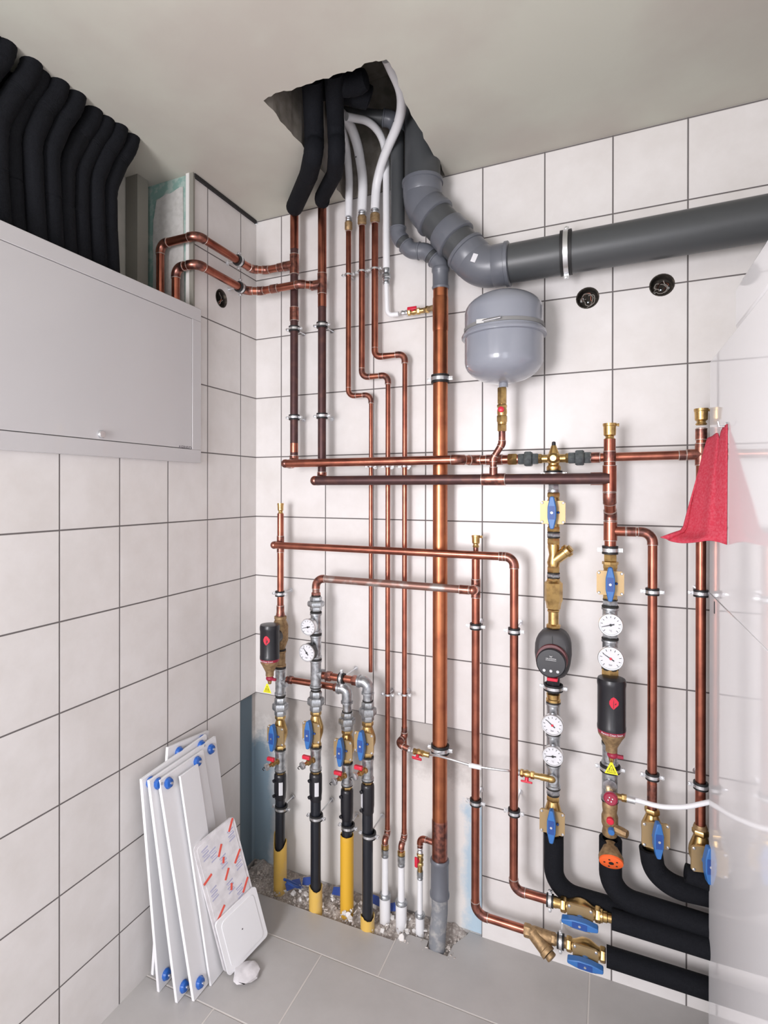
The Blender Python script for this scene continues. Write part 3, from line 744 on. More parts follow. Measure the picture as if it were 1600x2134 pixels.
(xa, za, _), (xb_, zb2, _), (xc, zc, _) = trip
def hose(label, pts_, r, name='white_hose', mat=pex, marks=(), **k):
    q, _ = fillet([Vector(p) for p in pts_], .30, 10)
    parts = [P('hose', MB().tube(q, r, 16), mat)]
    for mk in marks:
        p = Vector(mk); parts.append(P('printed_mark', MB().box((0, 0, 0), (.007, .0006, .0016), Matrix.Translation(p) @ Matrix.Rotation(.8, 4, 'Y')).box((0, 0, 0), (.007, .0006, .0016), Matrix.Translation(p) @ Matrix.Rotation(-.8, 4, 'Y')), ink))
    T(name, label, 'hose', pts_[0], parts, world=True, **k)
rp = .0125
pA = [W(725, 452, sd), W(728, 370, sd), W(722, 305, .07), W(712, 262, .12), W(700, 225, .22)]
pA[0].x = xa
hose('white plastic hose on the leftmost thin copper pipe, bending left into the ceiling opening', pA, .0140)
pB = [W(754, 440, sd), W(757, 375, sd), W(745, 300, .08), W(728, 255, .14), W(706, 232, .22)]; pB[0].x = xb_
hose('white plastic hose on the middle thin copper pipe, bending back into the ceiling opening', pB, .0172, marks=[W(741.5, 327, .100)])
pC = [W(781, 436, sd), W(784, 380, .05), W(800, 325, .10), W(836, 245, .20), W(838, 190, .32), W(806, 120, .46)]; pC[0].x = xc
hose('white plastic hose curving in front of the grey pipes up through the ceiling opening', pC, .0160, marks=[W(821, 252, .205)])
pD = [W(805, 562, sd), W(805, 480, sd), W(805, 330, .055), W(797, 285, .09), W(770, 252, .16), W(722, 243, .24)]
hose('white plastic hose that drops straight down beside the grey pipe from the ceiling opening', pD, .0125, marks=[W(804, 367, .042)])
xd = pD[0].x
fz0, fz1 = W(805, 558, sd).z, W(805, 592, sd).z
T('reducing_coupling', 'ribbed steel press coupling at the end of the straight white hose', 'coupling', (xd, -sd, fz1), [P('body', MB().lathe([(.012, fz1), (.0135, fz1+.004), (.010, fz1+.010), (.0135, fz1+.015), (.009, fz1+.022), (.0145, fz1+.028), (.0145, fz1+.034), (.0105, fz1+.040), (.014, fz1+.048), (.012, fz0)], 16, Matrix.Translation((xd, -sd, 0))), galv), P('collar', MB().hexn(.0155, fz1+.020, fz1+.028, Matrix.Translation((xd, -sd, 0))), galv)], world=True)
zv = W(860, 650, sd).z
xs0 = W(825, 655, sd).x
q, _ = fillet([Vector((xd, -sd, fz1)), Vector((xd+.004, -sd, zv)), Vector((xs0+.01, -sd, zv))], .05, 8)
T('white_hose', 'thin white hose turning from the press coupling to the small red valve', 'hose', (xd, -sd, fz1), [P('hose', MB().tube(q, .0085, 14), pex)], world=True)
def small_valve(o, z, front, label, flip=1, ln=.075, lever=True, name='small_ball_valve'):
    """brass/nickel mini ball valve with red butterfly lever along local z"""
    M = frame(o, z, front)
    b = MB().lathe([(.009, -ln*.5), (.0105, -ln*.46), (.008, -ln*.38), (.0105, -ln*.30), (.0085, -ln*.24)], 14)
    b2 = MB().hexn(.0115, -ln*.24, -ln*.12).lathe([(.009, -ln*.12), (.0125, 0), (.009, ln*.12)], 14).hexn(.0115, ln*.12, ln*.26).lathe([(.009, ln*.26), (.009, ln*.5)], 14)
    parts = [P('inlet_nut', b, zinc), P('body', b2, brass)]
    if lever:
        lv = MB().box((0, -.022, 0), (.011, .006, .034)).lathe([(.006, 0), (.006, .022)], 10, frame((0, 0, 0), (0, -1, 0), (0, 0, 1)))
        parts.append(P('lever', lv, red, 'red lever', (), .002))
    return T(name, label, 'valve', M, parts)
xv = W(862, 650, sd).x
small_valve((xv, -sd, zv), (1, 0, 0), (0, -1, .3), 'small red-levered brass valve between the thin white hose and the large copper pipe', ln=.09)
bigx = W(917, 1100, .075).x
run('branch_stub', 'short brass stub entering the large copper pipe beside the small red valve', 'fitting', [(xv+.04, -sd, zv), (bigx-.015, -.065, zv)], .0095, bronze, bronze, extra=[P('nut', MB().hexn(.0125, -.006, .006, frame((xv+.05, -sd-.003, zv), (1, 0, 0))), brass)])

# foam-covered hoses hanging in the opening
def foamrun(label, pts_, r, name='insulated_pipe', rad=.12, **k):
    q, _ = fillet([Vector(p) for p in pts_], rad, 8)
    ra = [r*(1+.012*math.sin(i*1.7)) for i in range(len(q))]; ra[0] = r*.82
    T(name, label, 'pipe', pts_[0], [P('foam_cover', MB().tube([q[0]+(q[0]-q[1]).normalized()*.004]+q, [r*.55]+ra, 18), foam)], world=True, **k)
zc_ = CEIL-.036
foamrun('thick black foam-covered pipe hanging lowest at the left of the ceiling opening', [Vector((vx1+.006, -.078, zt1-.004)), Vector((vx1+.014, -.100, CEIL-.040)), G(643, 365, zc_), G(654, 318, zc_-.004), G(655, 290, CEIL+.03), W(650, 165, .47)], .0315, rad=.07)
foamrun('black foam-covered pipe beside it, ending on the second tarnished riser', [Vector((vx2+.006, -.088, zt2-.004)), Vector((vx2+.012, -.112, CEIL-.036)), G(697, 362, zc_+.006), G(702, 318, zc_), G(700, 275, CEIL+.05), W(695, 150, .47)], .0275, rad=.07)
foamrun('black foam-covered pipe lying across the top of the ceiling opening', [W(770, 205, .30), W(735, 190, .33), W(690, 180, .36), W(640, 175, .40)], .040)
foamrun('short black foam-covered pipe end at the torn rim of the opening', [W(762, 165, .40), W(735, 175, .40), W(700, 175, .42)], .034)

# ---- grey plastic drain pipes
gd = .098; gr = .0625
zg = W(1180, 527, gd).z
gx0 = W(880, 400, gd).x
g1 = W(880, 425, gd); g2 = W(1003, 553, gd)
slope = .012
GP = [Vector((gx0, -gd-.0, CEIL+.38)), Vector((gx0, -gd, g1.z)), Vector((g2.x, -gd, zg-.006)), Vector((RX-.0, -gd, zg+.012))]
pth, cor = fillet(GP, .085, 10)
def sock(c, d, r, ln=.04): # socket with raised lip
    M = frame(c, d, (0, -1, 0)); return MB().lathe([(r*1.02, -ln), (r*1.05, -ln*.9), (r*1.05, ln*.45), (r*1.11, ln*.5), (r*1.11, ln*.9), (r*1.04, ln)], 30, M)
parts = [P('pipe', MB().tube(pth, gr*.96, 32), pvc_pipe)]
for k, (arc, d1, d2) in enumerate(cor):
    mbv = MB().tube([arc[0]-d1*.02]+list(arc)+[arc[-1]+d2*.02], gr*1.03, 32)
    sk = sock(arc[0]-d1*.022, -d1, gr, .026); sk2 = sock(arc[-1]+d2*.022, d2, gr, .026)
    lb = ()
    if k == 1:
        c = (arc[4]+arc[5])/2
        lb = (P('paper_label', MB().box((0, 0, 0), (.016, .0012, .026), frame(c+Vector((-.01, -gr*1.045, .002)), (.45, 0, 1), (0, -1, 0))), dial),)
    parts.append(P('bend', mbv, pvc, None, (P('socket', sk, pvc), P('socket', sk2, pvc))+lb))
dd = (GP[2]-GP[1]).normalized()
parts.append(P('socket', sock(mid(GP[1], GP[2], .50), dd, gr, .030), pvc))
T('drain_pipe', 'thick grey plastic drain pipe from the ceiling opening, turning right along the wall', 'pipe', GP[1], parts, world=True)
cpx = W(1180, 520, gd)
M = frame((cpx.x, -gd, zg), (1, 0, 0), (0, -1, 0))
T('pipe_clamp', 'large steel pipe clamp round the horizontal grey drain pipe', 'pipe clamp', M, pr_clamp(gr*.97, gd, w=.016))
td = .080; tr = .0265
tx0 = W(829, 430, td).x
q1 = W(829, 492, td); q2 = W(852, 521, td); q3 = W(893, 522, td); q4 = W(917, 550, td)
zb4 = W(917, 602, td).z
TP = [Vector((tx0-.22, -td-.10, CEIL+.215)), Vector((tx0, -td-.01, CEIL+.185)), Vector((tx0, -td, q1.z)), Vector((tx0+.048, -td, q2.z-.004)), Vector((bigx-.050, -td+.002, q3.z)), Vector((bigx, -.075, q4.z)), Vector((bigx, -.075, zb4))]
pth, cor = fillet(TP, .04, 8)
parts = [P('pipe', MB().tube(pth, tr*.92, 24), pvc_pipe)]
for arc, d1, d2 in cor:
    parts.append(P('bend', MB().tube([arc[0]-d1*.012]+list(arc)+[arc[-1]+d2*.012], tr*1.04, 24), pvc, None, (P('socket_lip', ring_at(arc[0]-d1*.012, d1, tr*1.13, .004), pvc),)))
parts.append(P('socket', MB().lathe([(tr*1.0, zb4), (tr*1.1, zb4+.006), (tr*1.0, zb4+.014), (tr*1.0, zb4+.055), (tr*1.12, zb4+.060), (tr*1.12, zb4+.07), (tr, zb4+.075)], 24, Matrix.Translation((bigx, -.075, 0))), pvc))
T('waste_pipe', 'slim grey waste pipe with a double bend above the large copper pipe', 'pipe', TP[-1], parts, world=True)

# ---- large copper pipe
zbot = W(917, 1800, .075).z
cl_ = []
zs = W(917, 1700, .075).z
parts = [P('pipe', MB().tube([(bigx, -.075, zb4+.01), (bigx, -.075, zbot-.01)], .0248, 28), copper_big),
         P('lower_sleeve', MB().lathe([(.0258, zbot), (.0262, zbot+.004), (.0262, zbot+.145), (.0252, zbot+.15)], 28, Matrix.Translation((bigx, -.075, 0))), copper_mott),
         P('upper_sleeve', MB().lathe([(.0255, W(917, 690, .075).z), (.0262, W(917, 685, .075).z), (.0262, W(917, 622, .075).z), (.0252, W(917, 620, .075).z)], 28, Matrix.Translation((bigx, -.075, 0))), copper_big)]
T('large_copper_pipe', 'large bright copper waste pipe standing behind the horizontals, the thickest copper pipe', 'pipe', (bigx, -.075, zbot), parts, world=True)
clamp(917, 790, .075, .0248, 'pipe clamp on the large copper pipe left of the grey tank', w=.014)
clamp(917, 1560, .075, .0248, 'pipe clamp on the large copper pipe just above the thin braided hose', w=.014)
gq = [Vector((bigx, -.075, zbot+.012)), Vector((bigx, -.075, .10)), Vector((bigx-.001, -.098, .035)), Vector((bigx-.002, -.105, -.06))]
q, _ = fillet(gq, .06, 6)
gz = W(915, 1870, .08).z
T('ground_drain_pipe', 'dusty grey plastic drain pipe at the foot of the large copper pipe', 'pipe', (bigx, -.09, 0), [P('pipe', MB().tube(q, .0275, 24), pvc_old), P('upper_socket', MB().lathe([(.030, gz), (.033, gz+.003), (.033, gz+.014), (.030, gz+.018), (.030, zbot+.002), (.032, zbot+.006), (.032, zbot+.014), (.029, zbot+.018)], 24, Matrix.Translation((bigx, -.075, 0))), pvc)], world=True)

# ================================================================== LEFT VALVE COLUMNS
NAMES = {'A': 'leftmost', 'B': 'second', 'C': 'third', 'D': 'fourth'}
XA = W(584, 1500, .085).x; XB = W(658, 1500, .125).x; XC = W(723, 1600, .08).x; XD = W(766, 1550, .125).x
COLS = {'A': (XA, .085, 586), 'B': (XB, .125, 659), 'C': (XC, .08, 725), 'D': (XD, .125, 769)}
def cz(k, v):
    x, d, u = COLS[k]
    # height of pixel row v on this column
    a = Vector((x, -d, 1.0)); D = a-CAM; dep = D.dot(FW); uu = CX+F*D.dot(RT)/dep
    return W(uu, v, d).z
GR = .0195
def item(k, v0, v1, fn, name, label, cat, key=None, **kw):
    x, d, u = COLS[k]; za, zb = cz(k, v1), cz(k, v0); h = zb-za
    return T(name, label, cat, frame((x, -d, (za+zb)/2)), lambda: fn(h), key=None, **kw)
for k, uni, tee, val, drn, fit, pipe_b, clv, slv in (
        ('A', (1453, 1491), (1392, 1447), (1490, 1561), (1564, 1605), (1611, 1664), 1795, 1683, (1752, 1850)),
        ('B', (1440, 1482), (1374, 1432), (1481, 1556), (1559, 1603), (1610, 1667), 1885, 1702, (1848, 1897)),
        ('C', (1484, 1521), None, (1520, 1588), (1592, 1634), (1643, 1707), 1800, 1722, (1739, 1897)),
        ('D', (1462, 1502), None, (1503, 1576), (1580, 1624), (1632, 1694), 1925, 1739, (1909, 1938))):
    nm = NAMES[k]; x, d, u = COLS[k]
    item(k, uni[0], uni[1], lambda h: pr_union(h, GR), 'pipe_union', 'galvanised hexagonal union above the blue-handled valve of the %s valve column from the left' % nm, 'pipe union')
    v0, v1 = val; za, zb = cz(k, v1), cz(k, v0)
    valve(frame((x, -d, (za+zb)/2)), 'brass ball valve with blue handle on the %s valve column from the left' % nm, zb-za, .0175)
    item(k, drn[0]-2, drn[1], lambda h: pr_tee(h, GR, boss=1), 'galvanised_tee', 'galvanised tee carrying a red-levered drain cock, %s column from the left' % nm, 'pipe tee')
    zc_ = (cz(k, drn[0])+cz(k, drn[1]))/2
    T('drain_cock', 'small drain cock with red lever on the %s column from the left' % nm, 'tap', frame((x, -d, zc_)), pr_drain, key='drain')
    lab = {'A': 1, 'B': 1, 'C': 0, 'D': 2}[k]
    item(k, fit[0], fit[1], lambda h: pr_pefit(h, .0235, lab), 'welding_sleeve', 'black plastic coupling below the drain cock of the %s column from the left' % nm, 'coupling')
    zt_, zb_ = cz(k, fit[1]-4), (cz(k, pipe_b) if k in 'AC' else .0)
    zend = cz(k, slv[1])-.03
    T('ground_pipe', 'black plastic supply pipe going into the floor, %s from the left' % nm, 'pipe', (x, -d, zend), [P('pipe', MB().tube([(x, -d, zt_), (x, -d, zend)], .0188, 22), pe)], world=True)
    clamp(u, clv, d, .019, 'pipe clamp on the black supply pipe %s from the left' % nm)
    # slit yellow protective sleeve
    s0, s1 = cz(k, slv[0]), cz(k, slv[1])-.03
    n = 26; rows = []
    rr = .0245 if k != 'A' else .0255
    mb = MB(); rings = []
    for rad in (rr, rr-.0022):
        rings.append([(x+rad*math.cos(2*PI*i/n), -d+rad*math.sin(2*PI*i/n), s1) for i in range(n)])
        tp = []
        for i in range(n):
            a = 2*PI*i/n
            dz = random.uniform(-.002, .002)
            if k == 'A': dz += -.028*max(0, math.cos(a+1.45))**1.2 + .03*max(0, math.cos(a-PI))**6
            if k in 'BD': dz += .006*math.sin(2*a)
            tp.append((x+rad*math.cos(a), -d+rad*math.sin(a), s0+dz))
        rings.append(tp)
    o_lo, o_hi, i_lo, i_hi = rings
    mb.loft([o_lo, o_hi, i_hi, i_lo], cap=False)
    T('protective_sleeve', {'A': 'torn pale yellow sleeve round the leftmost black supply pipe', 'B': 'short dusty yellow sleeve round the second black supply pipe', 'C': 'tall bright yellow sleeve round the third black supply pipe', 'D': 'stubby yellow sleeve at floor level round the fourth black supply pipe'}[k], 'sleeve', (x, -d, s1), [P('sleeve', mb, yellow_bright if k == 'C' else yellowpipe)], world=True)

# column A above the union
xA, dA_, _ = COLS['A']
zHA = W(820, 1148, .130).z; zHA = (W(620, 1137, .13).z+W(1040, 1161, .13).z)/2
item('A', 1392, 1447, lambda h: pr_tee(h, GR, branch=((1, 0, 0), .030, .0165)), 'galvanised_tee', 'galvanised branch tee above the union of the leftmost column', 'pipe tee')
item('A', 1355, 1388, lambda h: pr_tee(h, GR, bronze), 'threaded_socket', 'dark threaded socket behind the black dirt separator of the leftmost column', 'coupling')
za, zb = cz('A', 1352), cz('A', 1283)
Mx = Matrix.Translation((xA, -dA_, 0))
sepbody = MB().lathe([(.018, za), (.020, za+.008), (.030, za+.035), (.030, zb-.035), (.021, zb-.014), (.0235, zb-.012), (.0235, zb-.002), (.017, zb)], 24, Mx)
def separator(cx, cy, zt, zb, r, body_parts, label, base, tag_side=0, reversed_text=False):
    M = Matrix.Translation((cx, cy, 0)); h = zt-zb
    cyl = MB().lathe([(r*.55, zt+.003), (r*.97, zt+.001), (r*1.03, zt-.006), (r*1.03, zt-.016), (r, zt-.022), (r, zb+.012), (r*1.02, zb+.010), (r*1.02, zb)], 30, M)
    cone = MB().lathe([(r*.97, zb-.010), (r*.95, zb-.016), (r*.78, zb-.026), (r*.42, zb-.052), (r*.42, zb-.066)], 26, M)
    bnd = MB().lathe([(r*1.02, zb), (r*.97, zb-.010)], 30, M, cap=False)
    tx = MB(); word = text_mesh('Flamco Clean Smart', .0075, Matrix.Identity(4), .0002)
    for vtx in word.v:                          # wrap the words round the band
        a = vtx.x/(r*1.01); rr_ = r*1.005+.0008-vtx.z; tx.v.append(Vector((cx+rr_*math.sin(a+.05), cy-rr_*math.cos(a+.05), zb-.005+vtx.y)))
    tx.f = word.f
    dm = MB(); pts_ = []
    a0 = math.radians(8 if tag_side == 0 else 12)
    shape = [(0, .017), (.006, .013), (.013, .004), (.013, -.004), (.011, -.007), (0, -.018), (-.006, -.013), (-.011, -.004), (-.011, .004), (-.006, .013)]
    zc = zb+h*.60
    rows = []
    for sx, sz in shape:
        a = sx/r + a0; rows.append((cx+(r+.001)*math.sin(a), cy-(r+.001)*math.cos(a), zc+sz))
    rows2 = [(cx+(r-.001)*math.sin(sx/r+a0), cy-(r-.001)*math.cos(sx/r+a0), zc+sz) for sx, sz in shape]
    dm.loft([rows, rows2])
    seamm = MB().box((cx+(r)*math.sin(a0), cy-(r)*math.cos(a0), (zt+zb)/2), (.0012, .0012, h*.8))
    kz = zb-.074
    knob = MB().ball((cx+.003, cy-.004, kz), .014, 12, None, (1.1, 1.0, .75)).box((cx+.020, cy-.006, kz-.001), (.022, .010, .009))
    noz = MB().lathe([(.006, kz-.022), (.008, kz-.012), (.008, kz)], 12, M)
    tgz = kz-.034
    tri = MB().prism([(cx-.0175, tgz-.016), (cx+.0175, tgz-.016), (cx+.003, tgz+.017), (cx-.003, tgz+.017)], cy-.017, cy-.0158)
    sym = MB()
    for s_ in (-1, 0, 1): sym.box((cx+s_*.0042, cy-.0174, tgz-.004), (.0012, .0005, .010))
    for (ax_, az_, bx_, bz_) in ((-.0105, -.0115, .0105, -.0115), (-.0105, -.0115, 0, .0095), (.0105, -.0115, 0, .0095)):
        sym.tube([(cx+ax_, cy-.0174, tgz+az_), (cx+bx_, cy-.0174, tgz+bz_)], .0006, 6)
    T('dirt_separator', label, 'dirt separator', base, body_parts + [
        P('magnet_cover', cyl, black, 'black cover', (P('red_emblem', dm, red), P('cover_seam', seamm, ink)), 0),
        P('name_band', bnd, darkred, 'red band', (P('band_text', tx, white_print),)),
        P('brass_cone', cone, bronze), P('drain_knob', knob, darkred, 'dark red knob', (P('drain_nozzle', noz, brass),), .001),
        P('warning_tag', tri, yellow, 'yellow warning tag', (P('hot_surface_symbol', sym, ink),))], world=True)
cp = hit(562, 1335, 1, -.165)
rr = .0360
ztc, zbc = W(562, 1302, .165).z, W(562, 1371, .165).z
link_ = MB().lathe([(.028, 0), (.028, .030), (.022, .034)], 24, frame((xA-.002, -dA_-.025, cz('A', 1322)), Vector((cp.x-xA, -.08, 0)), (0, 0, 1)))
separator(cp.x, -.165, ztc, zbc, rr, [P('brass_body', sepbody, bronze), P('side_flange', link_, black)], 'black dirt separator with a red emblem, at the left edge of the pipework', (xA, -dA_, za), 1)
ad0, ad1 = cz('A', 1287), cz('A', 1262)
T('brass_adapter', 'copper-coloured soldered adapter on top of the left dirt separator', 'fitting', (xA, -dA_, ad0), [P('body', MB().lathe([(.0165, ad0), (.0175, ad0+.01), (.0150, ad0+.022), (.0150, ad1)], 18, Mx), copper_mott), P('solder_ring', ring_at((xA, -dA_, ad1), (0, 0, 1), .0155), solder)], world=True)
# supply with elbow forward and horizontal
run('copper_riser', 'short copper riser above the left dirt separator', 'pipe', [(xA, -dA_, ad1-.004), (xA, -dA_, cz('A', 1070))], .0125, copper, copper_mott,
    extra=[sleeve_part((xA, -dA_, zHA), (0, 0, 1), .0125, .062, copper_mott, 'tee', branch=((0, -1, 0), .038)), sleeve_part((xA, -dA_, cz('A', 1107)), (0, 0, 1), .0105, .024, copper_mott, 'reducer'), sleeve_part((xA, -dA_, cz('A', 1089)), (0, 0, 1), .0085, .022, copper_mott, 'reducer')])
clamp(583, 1237, .085, .0125, 'pipe clamp on the short riser above the left dirt separator')
T('air_vent', 'small brass air vent at the top of the leftmost column', 'air vent', frame((xA, -dA_, cz('A', 1060))), lambda: pr_vent(.0118, .042, False))
xK = W(1071, 1300, .130).x; zK = W(1110, 1866, .130).z
xKe = W(1142, 1875, .130).x
HK = [(xA, -dA_-.03, zHA), (xA, -.130, zHA), (xK, -.130, zHA), (xK, -.130, zK), (xKe, -.130, zK)]
HK = [(xA-.003, -.130, zHA), (xK, -.130, zHA), (xK, -.130, zK), (xKe, -.130, zK)]
run('copper_pipe', 'copper pipe running right from the leftmost column, then down to the upper floor-level valve', 'pipe', HK, .0128, copper, copper_mott, rad=2.2,
    extra=[P('end_cap', MB().ball((xA, -.130, zHA), .0145, 14), copper_mott), sleeve_part((xK-.035, -.130, zHA), (1, 0, 0), .0128, .02, copper_mott)], base=(xK, -.13, zK))
# column B top
dB_ = .125; xB = XB
zHB = (W(680, 1208, .125).z+W(950, 1226, .125).z)/2
xJ = W(991, 1400, .085).x
run('copper_pipe', 'flux-stained copper pipe running right from the top of the second column', 'pipe', [(xB, -dB_, cz('B', 1241)), (xB, -dB_, zHB), (xJ-.004, -dB_, zHB)], .0132, copper_grey, copper_mott, rad=2.4,
    extra=[sleeve_part((xJ-.028, -dB_, zHB), (1, 0, 0), .0132, .03, copper_mott), P('forward_elbow', MB().ball((xJ-.002, -dB_, zHB), .0152, 14).tube([(xJ, -dB_, zHB), (xJ, -.085, zHB)], .0148, 16), copper_mott)], base=(xB, -dB_, cz('B', 1241)))
T('reducer_nut', 'brass threaded adapter under the elbow at the top of the second column', 'fitting', (xB, -dB_, cz('B', 1243)), [P('body', MB().hexn(.0165, cz('B', 1243), cz('B', 1234), Matrix.Translation((xB, -dB_, 0))), copper_mott)], world=True)
item('B', 1243, 1273, lambda h: pr_union(h, GR), 'pipe_union', 'galvanised hexagonal union at the top of the second column', 'pipe union')
item('B', 1277, 1318, lambda h: pr_tee(h, GR), 'galvanised_tee', 'galvanised tee behind the upper dial of the second column', 'pipe tee')
item('B', 1323, 1371, lambda h: pr_tee(h, GR), 'galvanised_tee', 'galvanised tee behind the lower black-rimmed dial of the second column', 'pipe tee')
item('B', 1375, 1431, lambda h: pr_tee(h, GR, branch=((1, 0, 0), .030, .0165)), 'galvanised_tee', 'galvanised branch tee under the two dials of the second column', 'pipe tee')
gauge(657, 1300, .125, 195, 'silver-rimmed round thermometer, upper dial of the second column from the left', .0285)
gauge(657, 1351, .125, 128, 'black-rimmed round pressure gauge, lower dial of the second column from the left', .0305, blackcase=True, dep=.028)
# branches to C and D
zC = W(650, 1418, .08).z; zC = (W(615, 1416, .085).z + W(690, 1436, .085).z)/2
zC0 = W(612, 1418, .083).z
run('copper_pipe', 'short copper pipe passing behind the second column to the third column', 'pipe', [(xA+.028, -.083, zC0), (XC-.028, -.081, zC0)], .0118, copper, copper_mott,
    extra=[P('left_adapter', MB().hexn(.0150, -.010, .010, frame((xA+.044, -.083, zC0), (1, 0, 0))), copper_mott), P('right_adapter', MB().hexn(.0150, -.010, .010, frame((XC-.044, -.081, zC0), (1, 0, 0))), copper_mott)])
zD0 = W(690, 1410, .125).z
run('copper_pipe', 'stubby copper nipple between the second and fourth columns', 'pipe', [(xB+.028, -.125, zD0), (XD-.028, -.125, zD0)], .0130, copper, copper_mott,
    extra=[P('left_adapter', MB().hexn(.0178, -.012, .012, frame((xB+.052, -.125, zD0), (1, 0, 0))), copper_mott), P('right_adapter', MB().hexn(.0178, -.012, .012, frame((XD-.048, -.125, zD0), (1, 0, 0))), copper_mott)])
Mc = frame(((xB+XD)/2+.002, -.125, zD0), (1, 0, 0), (0, -1, 0))
T('pipe_clamp', 'pipe clamp standing upright on the nipple between the second and fourth columns', 'pipe clamp', Mc, pr_clamp(.0135, .125))
def galv_elbow(x, d, z, zlow, label):
    pts_ = [Vector((x-.034, -d, z)), Vector((x, -d, z)), Vector((x, -d, zlow))]
    q, _ = fillet(pts_, .03, 8)
    mb = MB().tube(q, .0195, 20)
    T('galvanised_elbow', label, 'pipe elbow', (x, -d, zlow), [P('body', mb, galv), P('rim', MB().lathe([(.0195, -.004), (.0225, -.003), (.0225, .004), (.0195, .005)], 20, frame(q[0], (1, 0, 0))), galv), P('rim', MB().lathe([(.0195, -.004), (.0225, -.003), (.0225, .004), (.0195, .005)], 20, frame(q[-1], (0, 0, 1))), galv)], world=True)
galv_elbow(XC, .081, zC0, cz('C', 1463), 'galvanised elbow at the top of the third column from the left')
galv_elbow(XD, .125, zD0, cz('D', 1444), 'galvanised elbow at the top of the fourth column from the left')
for k, (a, b) in (('C', (1465, 1483)), ('D', (1447, 1461)), ('A', (1449, 1453)), ('B', (1433, 1440))):
    item(k, a, b, lambda h: [P('body', MB().lathe([(.0165, -h/2), (.0165, h/2)], 18), galv), P('thread_seal', MB().lathe([(.0185, -h/2), (.0185, -h/2+.003)], 16), darkring)], 'threaded_nipple', 'dark threaded nipple above the union of the %s column from the left' % NAMES[k], 'fitting')

# ================================================================== small floor connections
for nm, u, vb, v_ad, wht, slv, label, xtop in (('p', 804, 1738, (1762, 1786), (1790, 1868), (1868, 1912), 'left', trip[1][2]), ('q', 838, 1745, (1775, 1805), (1808, 1882), (1882, 1930), 'right', trip[2][2])):
    d = .068; x = W(u-2, 1850, d).x; Mxx = Matrix.Translation((x, -d, 0))
    za_, zb_ = W(u, v_ad[1], d).z, W(u, v_ad[0], d).z
    run('bent_copper_pipe', '%s of the two bent copper pieces joining a thin pipe to a white floor hose' % label, 'pipe', [(xtop, -sd, W(u, vb-18, sd).z), (xtop, -sd, W(u, vb-2, sd).z), (x, -d, zb_+.02), (x, -d, zb_-.004)], .0092, copper, copper_mott, rad=1.6, ov=1.2)
    T('hose_adapter', 'brass and steel adapter on the %s white floor hose' % label, 'fitting', (x, -d, za_), [P('brass_body', MB().lathe([(.0115, zb_-.012), (.0135, zb_-.010), (.0135, zb_), (.011, zb_+.002)], 16, Mxx), brass), P('press_ring', MB().lathe([(.0125, za_), (.0135, za_+.004), (.0118, za_+.010), (.0135, za_+.014), (.0135, zb_-.013)], 16, Mxx), galv)], world=True)
    zc1, zc0 = W(u, wht[1], d).z, W(u, slv[1], d).z
    T('white_floor_hose', '%s of the two thicker white hoses rising from the floor by the large copper pipe' % label, 'hose', (x, -d, zc0), [P('hose', MB().tube([(x, -d, za_+.004), (x, -d, zc0-.05)], .0118, 18), pex)], world=True)
    T('white_floor_sleeve', 'white sleeve with a steel clip round the foot of the %s white floor hose' % label, 'sleeve', (x, -d, -.05), [P('sleeve', MB().lathe([(.0185, -.05), (.0195, zc1-.004), (.017, zc1-.002)], 20, Mxx), pex), P('clip', MB().lathe([(.0195, zc1-.004), (.0215, zc1-.002), (.0215, zc1+.006), (.0185, zc1+.010), (.016, zc1+.010)], 20, Mxx), galv, 'steel clip')], world=True)
d = .068; x3 = W(875, 1850, d).x; zt3 = W(873, 1745, d).z
run('branch_elbow', 'copper elbow leaving the foot of the large copper pipe to the left', 'pipe', [(bigx-.018, -.075, zt3), (x3, -d, zt3), (x3, -d, W(873, 1768, d).z)], .0095, copper_mott, copper, rad=1.9)
zm = W(873, 1790, d).z
small_valve((x3, -d, zm), (0, 0, -1), (-.35, -1, 0), 'small vertical brass valve with a red lever left of the large copper pipe foot', ln=.085)
Mx3 = Matrix.Translation((x3, -d, 0))
za_ = W(875, 1832, d).z
T('hose_adapter', 'steel adapter under the small vertical red-levered valve', 'fitting', (x3, -d, za_), [P('press_ring', MB().lathe([(.0095, za_), (.0108, za_+.003), (.009, za_+.008), (.0108, za_+.012), (.0108, zm-.040)], 16, Mx3), galv)], world=True)
zc1 = W(876, 1908, d).z
T('white_floor_hose', 'thinnest white hose rising from the floor beside the dusty grey drain foot', 'hose', (x3, -d, -.05), [P('hose', MB().tube([(x3, -d, za_+.003), (x3, -d, -.05)], .0092, 16), pex)], world=True)
T('white_floor_sleeve', 'white sleeve with a steel clip round the foot of the thinnest white hose', 'sleeve', (x3, -d, -.05), [P('sleeve', MB().lathe([(.0150, -.05), (.0155, zc1-.004), (.013, zc1-.002)], 20, Mx3), pex), P('clip', MB().lathe([(.0155, zc1-.004), (.0175, zc1-.002), (.0175, zc1+.005), (.0150, zc1+.009), (.012, zc1+.009)], 20, Mx3), galv, 'steel clip')], world=True)

